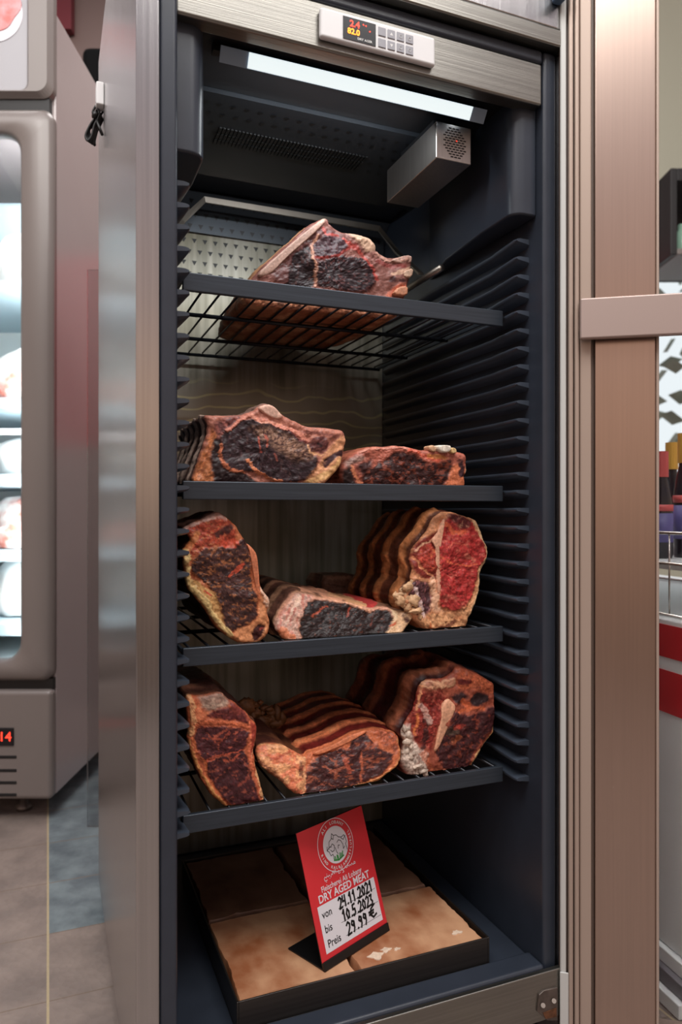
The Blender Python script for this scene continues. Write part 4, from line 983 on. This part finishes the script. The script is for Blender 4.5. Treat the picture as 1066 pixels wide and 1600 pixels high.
# third shelf
meat('tall leaning cut with pale fat edge at the left of the third shelf', (270, 780, .1595),
     [(100, 290), (250, 220), (380, 160), (450, 143), (490, 155), (560, 205), (625, 260), (650, 310), (690, 370), (720, 430), (770, 480), (825, 540), (840, 650), (850, 780), (870, 870), (910, 940), (950, 980), (955, 1050), (925, 1110), (960, 1200), (960, 1270), (930, 1340), (870, 1405), (800, 1440), (700, 1440), (620, 1400), (570, 1380), (500, 1330), (430, 1260), (370, 1170), (300, 1060), (220, 960), (155, 880), (120, 760), (110, 650), (80, 600), (90, 510), (150, 440), (180, 400), (140, 340)],
     (480, 800), 1.036, Z3_, (168, 96, 62),
     [('P', (150, 62, 44), [(120, 300), (450, 165), (560, 220), (640, 340), (600, 440), (400, 470), (200, 560), (100, 560), (180, 400)], 3, ((196, 130, 90), .6, .15, .4, .1)),
      ('S', (186, 150, 138), [(115, 292), (300, 215), (450, 155), (520, 200)], 44, .9, 1), ('S', (42, 24, 26), [(450, 350), (560, 290)], 80, .9), ('S', (190, 120, 70), [(250, 340), (200, 420), (130, 520)], 60, .7),
      ('P', (64, 38, 36), [(195, 600), (260, 520), (400, 470), (560, 480), (690, 400), (745, 500), (760, 640), (770, 860), (825, 950), (820, 1150), (740, 1230), (600, 1290), (550, 1310), (490, 1200), (470, 1080), (400, 940), (330, 820), (210, 740), (185, 680)], 2, ((156, 96, 60), .8, .16, .32, .08), 2),
      ('S', (176, 66, 46), [(500, 440), (620, 440)], 80, .9), ('S', (180, 74, 52), [(560, 750), (640, 700), (680, 650)], 34, .9), ('S', (150, 92, 62), [(410, 690), (470, 640), (600, 650)], 22, .7), ('S', (40, 26, 30), [(420, 660), (520, 720)], 60, .7), ('S', (34, 24, 28), [(200, 680), (320, 810)], 30, .8), ('S', (44, 28, 28), [(620, 860), (740, 850)], 30, .8), ('S', (44, 28, 28), [(480, 980), (730, 980)], 34, .7), ('S', (40, 24, 24), [(600, 1120), (800, 1120)], 30, .7), ('S', (48, 28, 28), [(530, 1270), (700, 1260)], 34, .8),
      ('P', (52, 30, 32), [(650, 410), (700, 390), (760, 520), (740, 540)], 2),
      ('P', (196, 150, 96), [(180, 780), (350, 880), (420, 950), (470, 1100), (510, 1260), (400, 1150), (260, 960), (170, 860)], 2), ('S', (170, 60, 46), [(310, 900), (370, 940)], 20),
      ('S', (206, 176, 120), [(120, 520), (150, 640), (150, 780), (200, 880), (330, 1020), (430, 1190), (570, 1350)], 60, 1, 1.5), ('S', (150, 110, 66), [(200, 830), (330, 970), (450, 1150)], 10, .8),
      ('P', (200, 134, 92), [(560, 1370), (600, 1300), (750, 1240), (830, 1150), (860, 870), (950, 980), (925, 1110), (960, 1230), (900, 1380), (800, 1440), (680, 1440)], 3, None, 1),
      ('P', (58, 24, 24), [(770, 1330), (800, 1270), (850, 1225), (905, 1240), (890, 1320), (840, 1390), (790, 1390)], 1.6, None, -2), ('S', (130, 56, 50), [(860, 1280), (885, 1270)], 24),
      ('S', (206, 172, 150), [(880, 890), (910, 960), (940, 1040)], 60, .9, 2)],
     ((46, 28, 26), (84, 50, 40)), .30, bscale=.85, bones=[([(722, 435), (780, 485), (822, 545), (838, 680), (850, 850), (850, 1010), (820, 930), (790, 760), (765, 600), (745, 500)], (188, 112, 80), .003)], seed=11, relief=.004)
m5 = meat('low wide cut with black dried face in the middle of the third shelf', (400, 870, .2439),
     [(270, 222), (340, 232), (450, 262), (540, 280), (640, 300), (720, 325), (800, 315), (850, 318), (900, 345), (960, 345), (1010, 345), (1030, 370), (1000, 410), (960, 470), (930, 525), (800, 545), (650, 550), (500, 560), (330, 572), (280, 572), (230, 565), (170, 510), (120, 450), (140, 380), (190, 300), (235, 240)],
     (560, 420), 1.036, Z3_, (186, 134, 112),
     [('P', (180, 140, 124), [(270, 222), (370, 250), (320, 340), (270, 450), (300, 570), (200, 560), (110, 440), (200, 320)], 3, ((170, 84, 70), .7, .3, .08, .05)),
      ('S', (206, 176, 156), [(285, 250), (240, 340), (200, 430)], 26, .8), ('S', (150, 60, 54), [(250, 330), (215, 420)], 14, .8), ('S', (196, 112, 72), [(170, 480), (250, 540)], 50, .8),
      ('P', (34, 22, 22), [(335, 290), (420, 280), (540, 300), (640, 325), (740, 350), (850, 345), (885, 400), (860, 450), (820, 540), (600, 560), (320, 560), (275, 470), (300, 370)], 1.8, ((112, 62, 46), .6, .22, .3, .2), -1.5),
      ('S', (170, 78, 54), [(360, 390), (420, 330), (460, 320)], 12, .8), ('S', (150, 62, 44), [(585, 390), (610, 330)], 14, .8), ('S', (120, 60, 46), [(740, 440), (760, 350)], 10, .6),
      ('P', (198, 160, 124), [(850, 470), (890, 390), (860, 330), (1030, 350), (1000, 420), (930, 530), (800, 545)], 2, None, 1), ('S', (70, 42, 38), [(955, 375), (970, 395)], 44), ('S', (214, 186, 150), [(885, 365), (895, 400)], 30), ('S', (180, 90, 60), [(860, 450), (900, 420)], 14),
      ('S', (204, 150, 120), [(380, 240), (500, 280), (640, 312), (740, 345)], 20, .9)],
     ((96, 66, 52), (132, 92, 70)), .26, b=.45, top=.28, bscale=.85, dirx=-.07,
     ribs=dict(gate=[(-60, 0), (700, 0), (690, 312), (280, 228), (330, 560), (0, 640)], n=5, pn=.3, light=(150, 110, 86), dark=(84, 54, 44), amp=.003),
     sideops=[('P', (172, 58, 56), [(560, 235), (640, 222), (710, 250), (775, 305), (750, 340), (640, 305), (550, 270)]), ('S', (188, 124, 92), [(390, 150), (480, 190), (600, 230)], 22), ('S', (196, 140, 112), [(300, 205), (400, 225), (540, 280)], 30), ('S', (80, 46, 40), [(360, 140), (430, 200)], 26),
              ('S', (200, 150, 110), [(470, 240), (560, 262), (700, 318)], 24), ('S', (140, 60, 54), [(430, 205), (490, 225)], 28), ('S', (126, 84, 56), [(200, 110), (330, 90), (460, 140)], 20), ('S', (84, 70, 50), [(280, 75), (400, 100)], 16), ('S', (210, 200, 170), [(225, 140), (245, 142)], 12)],
     seed=14)
m6 = meat('tall T bone cut with bright red face and brown ribs, right of the third shelf', (560, 790, .2064),
     [(640, 50), (700, 52), (740, 62), (820, 88), (870, 100), (910, 130), (940, 190), (955, 250), (985, 310), (988, 380), (960, 460), (925, 510), (930, 570), (920, 660), (890, 750), (850, 830), (815, 960), (700, 965), (560, 970), (500, 940), (440, 890), (370, 810), (330, 740), (350, 650), (400, 590), (420, 500), (400, 420), (420, 320), (480, 250), (540, 180), (570, 100)],
     (640, 500), 1.045, Z3_, (200, 138, 100),
     [('P', (120, 44, 36), [(400, 420), (420, 320), (500, 250), (600, 190), (600, 560), (500, 560), (430, 520)], 3),
      ('P', (154, 46, 44), [(640, 120), (700, 75), (800, 90), (870, 130), (880, 180), (930, 240), (970, 310), (965, 400), (910, 480), (890, 560), (865, 680), (800, 785), (700, 800), (620, 775), (612, 650), (605, 400), (605, 250)], 1.8, ((196, 104, 88), .55, .12, .2, .12), 2.5),
      ('P', (90, 34, 34), [(680, 75), (760, 70), (860, 110), (840, 170), (760, 170), (690, 110)], 3, ((180, 130, 104), .6, .3, .3, .1)), ('S', (206, 100, 66), [(650, 130), (720, 210), (800, 200)], 36, .8), ('S', (205, 100, 70), [(610, 400), (700, 440), (800, 465), (890, 450)], 14, .9), ('S', (196, 96, 74), [(660, 330), (700, 290), (820, 300)], 9, .6), ('S', (204, 128, 104), [(820, 380), (870, 420)], 34, .4),
      ('S', (190, 110, 92), [(650, 690), (720, 700)], 40, .35),
      ('P', (154, 56, 44), [(445, 400), (480, 330), (550, 290), (578, 340), (585, 500), (520, 500), (460, 450)], 2, ((200, 110, 70), .6, .15, .15, .1), 1),
      ('S', (206, 134, 96), [(420, 400), (470, 470), (560, 530)], 16, .9), ('S', (200, 150, 120), [(430, 350), (470, 320), (540, 280), (590, 240)], 18, .9),
      ('P', (78, 46, 50), [(390, 560), (540, 590), (565, 700), (545, 830), (450, 840), (380, 740)], 3, ((176, 110, 110), .6, .3, .14, .1), -1), ('S', (208, 182, 178), [(430, 640), (470, 740), (505, 850)], 30, .9, 1),
      ('S', (216, 170, 140), [(560, 560), (590, 700), (570, 780), (640, 830)], 50, .9, 1), ('P', (206, 150, 108), [(450, 880), (560, 800), (740, 820), (860, 700), (925, 560), (930, 660), (815, 965), (560, 970)], 4, ((180, 110, 74), .6, .1, .15, .1)),
      ('S', (92, 34, 30), [(610, 935), (700, 905), (730, 880)], 34, .8), ('S', (214, 178, 136), [(880, 120), (950, 250), (985, 350), (925, 510), (925, 640), (850, 830)], 26, .9, 1), ('S', (190, 110, 70), [(540, 900), (545, 950)], 20)],
     ((88, 46, 32), (130, 74, 46)), .25, bscale=.93,
     ribs=dict(gate=[(100, -60), (700, -60), (640, 130), (430, 460), (470, 620), (420, 800), (100, 1000)], n=4, pn=.28, light=(158, 100, 62), dark=(72, 38, 26), amp=.0055, phase=.45),
     bones=[([(655, 90), (650, 140), (622, 210), (612, 300), (608, 420), (618, 560), (622, 680), (598, 690), (588, 560), (580, 420), (578, 300), (545, 270), (590, 215), (628, 130)], (214, 160, 132), .003)], seed=17, relief=.005)
lumps(m6, [(x, y) for x, y in [(619, 933), (626, 930), (632, 925), (638, 918), (644, 911), (625, 938), (634, 936), (641, 930), (648, 924), (630, 944), (638, 946), (646, 940), (640, 954), (650, 955), (656, 965)]], .007, (190, 152, 116), 3, 1.047)
sl_ = meat('small flat brown rib slab lying behind the middle cut on the third shelf', (400, 870, .2439),
     [(430, 130), (520, 122), (620, 122), (650, 135), (680, 200), (760, 235), (780, 330), (430, 330)], (590, 210), 1.33, Z3_, (120, 86, 72), [('S', (150, 116, 98), [(440, 135), (640, 135)], 24, .9), ('S', (84, 60, 52), [(460, 180), (690, 215)], 12, .7)], ((90, 62, 50), (120, 86, 70)), .12, seed=19, N=160, R=20, K=20)
# fourth shelf
meat('tall tapering marbled cut at the left of the lowest wire shelf', (275, 1030, .15),
     [(105, 395), (150, 378), (220, 400), (350, 378), (480, 360), (540, 420), (640, 480), (720, 550), (780, 630), (850, 690), (845, 830), (820, 960), (830, 1080), (860, 1200), (885, 1310), (910, 1400), (935, 1540), (760, 1580), (600, 1590), (540, 1570), (440, 1490), (340, 1390), (250, 1230), (180, 1060), (120, 860), (130, 760), (130, 650), (105, 500)],
     (490, 930), 1.036, Z4_, (172, 90, 60),
     [('P', (142, 112, 98), [(230, 405), (480, 362), (545, 430), (540, 500), (350, 560), (270, 500)], 4, ((190, 165, 145), .5, .1, .3, .1)),
      ('P', (112, 48, 42), [(540, 430), (640, 480), (720, 550), (780, 640), (700, 640), (580, 520)], 3), ('P', (84, 32, 32), [(315, 590), (430, 530), (560, 510), (700, 580), (760, 670), (700, 665), (500, 630), (330, 612)], 2, ((130, 60, 50), .6, .1, .4, .1)),
      ('S', (196, 104, 70), [(200, 690), (370, 655), (560, 672), (755, 715)], 38, 1, 1), ('S', (196, 116, 80), [(250, 480), (220, 640), (320, 560)], 50, .7),
      ('P', (70, 30, 34), [(188, 790), (240, 705), (450, 700), (700, 735), (757, 765), (745, 900), (700, 960), (480, 1010), (330, 1060), (240, 1030), (190, 880)], 2, ((168, 82, 62), .75, .12, .22, .12), 1.5),
      ('P', (64, 28, 32), [(325, 1080), (480, 1020), (700, 950), (750, 1000), (765, 1150), (820, 1280), (860, 1400), (890, 1540), (620, 1570), (480, 1430), (370, 1280), (318, 1180)], 2, ((146, 74, 58), .7, .16, .2, .15), 1.5),
      ('S', (184, 84, 62), [(330, 1070), (480, 1000), (700, 950)], 16, .8), ('S', (180, 84, 60), [(500, 1060), (600, 1050), (660, 990)], 26, .7), ('S', (170, 84, 62), [(330, 780), (380, 840), (520, 740)], 26, .6), ('S', (170, 80, 60), [(420, 900), (560, 760)], 18, .6), ('S', (160, 74, 58), [(650, 1320), (740, 1240)], 24, .5),
      ('S', (206, 152, 108), [(130, 400), (180, 520), (180, 640), (145, 780)], 70, .9, 2), ('S', (190, 104, 66), [(170, 830), (210, 980), (310, 1080), (330, 1240), (440, 1400)], 26, .9), ('S', (196, 136, 82), [(135, 860), (195, 1050), (290, 1230), (410, 1420), (540, 1560)], 34, 1, 1),
      ('S', (120, 60, 40), [(160, 850), (220, 1030), (300, 1120)], 10, .7), ('P', (150, 60, 46), [(780, 640), (850, 700), (830, 860), (795, 1030), (770, 900)], 1.5), ('S', (216, 146, 112), [(850, 695), (840, 850), (795, 1030)], 12), ('S', (206, 110, 78), [(770, 650), (775, 850), (780, 1060), (810, 1220)], 22, .9),
      ('S', (202, 152, 108), [(835, 1100), (860, 1240), (895, 1370), (925, 1520)], 36, .95, 1)],
     ((66, 36, 30), (104, 66, 50)), .30, bscale=.9, seed=23, relief=.004)
m8 = meat('ribbed cut with pink fat lobe in the middle of the lowest wire shelf', (375, 1070, .2533),
     [(330, 435), (400, 445), (425, 415), (500, 398), (600, 355), (690, 300), (780, 282), (850, 270), (960, 295), (982, 330), (1000, 430), (975, 510), (900, 560), (860, 600), (720, 650), (560, 690), (410, 720), (370, 700), (280, 625), (210, 560), (120, 500), (95, 430), (110, 375), (200, 360), (290, 380)],
     (560, 520), 1.036, Z4_, (182, 100, 66),
     [('P', (214, 150, 106), [(90, 360), (330, 370), (395, 460), (400, 720), (280, 640), (90, 500)], 3, ((196, 96, 70), .7, .07, .1, .05), 3), ('S', (150, 60, 46), [(190, 470), (300, 420)], 18, .7), ('S', (96, 48, 40), [(110, 470), (200, 550), (260, 600)], 22, .8, -1), ('S', (80, 36, 30), [(370, 490), (375, 560)], 26, .8),
      ('P', (64, 32, 32), [(415, 520), (480, 450), (600, 400), (680, 390), (690, 340), (760, 300), (810, 340), (860, 390), (945, 430), (930, 490), (880, 555), (750, 615), (560, 665), (412, 700), (402, 560)], 2, ((158, 84, 60), .7, .12, .22, .1), 1.5),
      ('S', (54, 46, 48), [(720, 330), (780, 330)], 50, .6), ('S', (176, 90, 60), [(740, 420), (750, 500), (750, 600)], 14, .8), ('S', (180, 84, 58), [(640, 450), (670, 540)], 30, .6), ('S', (40, 22, 24), [(650, 520), (670, 640)], 10, .8),
      ('P', (160, 84, 58), [(820, 275), (960, 295), (985, 340), (960, 430), (880, 370)], 3, ((80, 44, 38), .7, .2, .2, .1)), ('S', (206, 138, 92), [(978, 340), (1000, 430), (975, 510)], 22, .9), ('S', (210, 142, 90), [(420, 712), (700, 640), (860, 590), (985, 500)], 22, 1, 1), ('S', (214, 160, 120), [(395, 460), (400, 700)], 14, .8)],
     ((70, 36, 28), (110, 66, 44)), .30, b=.35, top=.1, bscale=.92,
     ribs=dict(gate=[(400, 460), (410, 100), (1100, 100), (990, 300), (800, 300), (690, 320), (600, 380), (480, 430)], n=5.5, pn=.08, light=(206, 118, 78), dark=(92, 26, 22), amp=.004, phase=.1),
     bones=[([(440, 425), (560, 382), (690, 310), (775, 282), (790, 290), (700, 345), (600, 392), (480, 440)], (198, 116, 80), .003)], seed=29, relief=.005)
lumps(m8, [(386+i*7, 1104+6*math.sin(i*1.7)) for i in range(6)]+[(392+i*8, 1118+5*math.cos(i*2.1)) for i in range(7)]+[(400+i*8, 1130+5*math.cos(i*1.3)) for i in range(6)], .010, (112, 74, 46), 5, 1.20)
m9 = meat('tall cut with a split upright bone and white fat, right of the lowest wire shelf', (545, 1010, .2345),
     [(480, 250), (540, 222), (640, 222), (700, 190), (720, 150), (760, 145), (850, 180), (930, 225), (985, 265), (1005, 330), (1012, 420), (1000, 500), (960, 590), (890, 680), (850, 750), (800, 860), (650, 895), (520, 905), (440, 900), (390, 860), (345, 800), (355, 720), (380, 650), (350, 580), (390, 510), (440, 430), (460, 320)],
     (660, 540), 1.045, Z4_, (142, 72, 54),
     [('P', (118, 38, 32), [(455, 310), (600, 290), (660, 350), (600, 500), (550, 700), (440, 640), (400, 520)], 3, ((176, 90, 74), .7, .2, .2, .08)),
      ('P', (60, 28, 30), [(700, 440), (800, 460), (985, 400), (988, 490), (930, 580), (870, 660), (825, 740), (770, 850), (640, 860), (585, 720), (600, 640), (660, 520)], 2, ((130, 60, 44), .7, .15, .15, .1), 1),
      ('P', (44, 28, 30), [(805, 345), (860, 310), (925, 320), (935, 375), (860, 400), (815, 395)], 2), ('P', (50, 28, 30), [(680, 330), (750, 300), (800, 340), (740, 400), (710, 380)], 3), ('P', (164, 84, 56), [(720, 150), (850, 180), (985, 270), (1000, 330), (900, 300), (740, 280)], 3, ((110, 44, 34), .6, .15, .15, .1)), ('S', (90, 30, 28), [(750, 235), (800, 240)], 36),
      ('S', (190, 96, 60), [(740, 440), (800, 420), (900, 410)], 22, .8), ('S', (196, 96, 58), [(760, 370), (800, 400)], 34, .7), ('S', (80, 66, 52), [(640, 570), (700, 560)], 60, .5), ('S', (160, 84, 50), [(690, 640), (730, 600)], 36, .6), ('S', (170, 60, 46), [(700, 540), (760, 530)], 30, .6),
      ('S', (196, 148, 116), [(510, 255), (600, 262), (690, 245)], 58, .9, 1.5), ('S', (150, 92, 74), [(650, 245), (690, 240)], 30, .6), ('S', (120, 60, 50), [(520, 255), (540, 250)], 26, .6),
      ('S', (204, 140, 100), [(490, 270), (465, 350), (455, 430)], 14, .9), ('S', (196, 110, 60), [(465, 470), (440, 590)], 20, .8), ('S', (32, 16, 18), [(520, 500), (500, 680)], 36, .8), ('S', (206, 170, 156), [(480, 400), (520, 450), (540, 500)], 40, .6, 1),
      ('P', (196, 176, 162), [(330, 560), (410, 520), (420, 620), (480, 690), (520, 720), (500, 900), (400, 850), (340, 780)], 3, ((120, 80, 70), .7, .2, .2, .1), 3), ('S', (190, 104, 72), [(490, 720), (560, 840), (640, 840)], 40, .6),
      ('S', (204, 164, 112), [(1006, 330), (1008, 440), (960, 590), (885, 690), (800, 850)], 28, .95, 1)],
     ((74, 34, 28), (116, 62, 44)), .29, bscale=.92,
     ribs=dict(gate=[(200, -40), (760, -40), (720, 170), (640, 240), (500, 260), (470, 400), (380, 560), (200, 900)], n=3.2, pn=.12, light=(118, 66, 46), dark=(52, 17, 16), amp=.008, phase=.5),  # stripe colours darkened: the shade of this side is put into them
     bones=[([(655, 343), (715, 400), (690, 460), (640, 580), (590, 690), (562, 712), (585, 600), (612, 480), (615, 400)], (206, 152, 122), .004)], seed=31, relief=.005)
lumps(m9, [(632, 1140), (638, 1150), (636, 1160), (642, 1168), (634, 1176), (640, 1184), (646, 1178), (650, 1190), (655, 1198), (660, 1206), (648, 1200), (662, 1186), (656, 1176), (665, 1210)],   .0062, (196, 176, 160), 9, 1.045)

# ------------------------------------------------------------------ cable bundle on the cabinet's left side
cb = empty('cable_bundle', (.09, 1.50, z(.727)), 'black cable coiled and tied, hanging from a white hook on the cabinet side', 'cable')
def CW(px, py, x=.088): 
    u = (px-533)/F; t = x/(u*CT+ST); return Vector((x, t*(-u*ST+CT), H+t*(801-py)/F))
q = Mb(); c_ = Vector((.094, 1.50, 0))
def CPX(px, py, dx=0): return V(px, py, 1.42)+Vector((dx, 0, 0))
random.seed(2)
for k in range(4):
    dx = -.003*k; e = k*2.1
    P = [CPX(150+e, 166), CPX(145+e, 176), CPX(147, 186), CPX(141-e, 196), CPX(134+e*.6, 212), CPX(137+e, 221), CPX(143, 214), CPX(147, 198), CPX(152, 188), CPX(155, 178), CPX(152-e, 168)]
    Q = []
    for i in range(len(P)-1):
        a0, a1, a2, a3 = P[max(i-1, 0)], P[i], P[i+1], P[min(i+2, len(P)-1)]
        for t in (0, .25, .5, .75): Q.append(.5*((2*a1)+(a2-a0)*t+(2*a0-5*a1+4*a2-a3)*t*t+(3*a1-a0-3*a2+a3)*t**3)+EYc*(.006*k))
    q.tube(Q, .0024, 6)
q.tube([CPX(150, 186), CPX(155, 200), CPX(160, 212)], .003, 6); q.tube([CPX(147, 180), CPX(152, 183)], .008, 8)
obj('cable', q, M['black'], cb, smooth=True)
obj('hook', Mb().box(.0865, .1015, 1.476, 1.504, z(.79), z(.835)), M['white'], cb, bevel=.003)
obj('hook_loop', Mb().tube([Vector((.096, 1.49, z(.80))), Vector((.090, 1.49, z(.792))), Vector((.088, 1.49, z(.80)))], .0025, 8), M['black'], cb, smooth=True)

# ------------------------------------------------------------------ chest and bottles seen through the door glass
bd = (EYc*.968-EXc*.25); rd = (EXc*.968+EYc*.25)
CO = L(.5875, 1.213, 0)
chest = empty('chest_freezer', CO+rd*.3+bd*.5, 'white chest with two red stripes behind the open glass door', 'chest freezer')
obj('body', Mb().obox(CO, rd, bd, EZ, 0, .6, 0, 1.0, .078, .652), M['chest'], chest, bevel=.004)
obj('red_stripe', Mb().obox(CO, rd, bd, EZ, -.0015, .6, -.0015, 1.0, .585, .642), M['chestred'], chest)
obj('red_stripe', Mb().obox(CO, rd, bd, EZ, -.0015, .6, -.0015, 1.0, .488, .562), M['chestred'], chest)
q = Mb(); q.obox(CO, rd, bd, EZ, -.010, .59, -.004, 1.0, .052, .077); obj('plinth_trim', q, M['chest'], chest, bevel=.002)
q = Mb(); q.obox(CO, rd, bd, EZ, -.022, .59, -.008, 1.0, .026, .0515); obj('plinth', q, M['chestgrey'], chest, bevel=.002)
q = Mb(); q.obox(CO, rd, bd, EZ, -.034, .59, -.010, 1.0, .001, .0255); obj('plinth_base', q, M['chest'], chest, bevel=.002)
rk = empty('wire_rack', CO+rd*.22+bd*.4+EZ*.6525, 'chrome wire rack standing on the white chest', 'rack')
q = Mb(); r0, r1, b0, b1 = .02, .5, .04, .95
zz0 = .6525
for zz in (zz0+.003, zz0+.095, zz0+.15):
    P = [CO+rd*x+bd*y+EZ*zz for x, y in ((r0, b0), (r1, b0), (r1, b1), (r0, b1), (r0, b0))]; q.tube(P, .003, 6)
for k in range(24):
    y = b0+(b1-b0)*k/23
    q.tube([CO+rd*r0+bd*y+EZ*(zz0+.003), CO+rd*r0+bd*y+EZ*(zz0+.15)], .0018, 6)
for k in range(12):
    x = r0+(r1-r0)*k/11
    q.tube([CO+rd*x+bd*b0+EZ*(zz0+.003), CO+rd*x+bd*b0+EZ*(zz0+.15)], .0018, 6); q.tube([CO+rd*x+bd*b1+EZ*(zz0+.003), CO+rd*x+bd*b1+EZ*(zz0+.15)], .0018, 6)
obj('frame', q, M['chrome'], rk, smooth=True)
q = Mb(); q.obox(CO, rd, bd, EZ, r0+.004, r1-.004, b0+.004, b1-.004, zz0+.084, zz0+.092); obj('rack_floor', q, M['chest'], rk)
bl = [(1034, 1.50, .22, 'dark bottle nearest the door stile in the wire rack', False), (1050, 1.62, .25, 'dark yellow topped bottle in the middle of the rack group', True), (1070, 1.52, .26, 'dark yellow topped bottle at the right edge of the picture', True)]
for i, (px, d_, hh, lab, fo) in enumerate(bl):
    base = L((px-533)/F*d_, d_, zz0+.0925); bo = empty('bottle', base, lab, 'bottle', 'bottles in the wire rack')
    R_ = .022
    obj('glass_body', Mb().lathe(base, [(R_*.9, 0), (R_, .006), (R_, hh*.52), (R_*.8, hh*.62), (.011, hh*.74), (.011, hh*.97)], 24), M['bottle'], bo, smooth=True)
    obj('foil_cap', Mb().lathe(base, [(.0135, hh*.76), (.0135, hh)], 18), M['foil'] if fo else M['labelr'], bo, smooth=False)
    obj('paper_label', Mb().lathe(base, [(R_+.0006, hh*.15), (R_+.0006, hh*.42)], 24), M['labelb'], bo, smooth=True)
    obj('neck_label', Mb().lathe(base, [(R_+.0007, hh*.44), (R_+.0007, hh*.5)], 24), M['labelr'], bo, smooth=True)
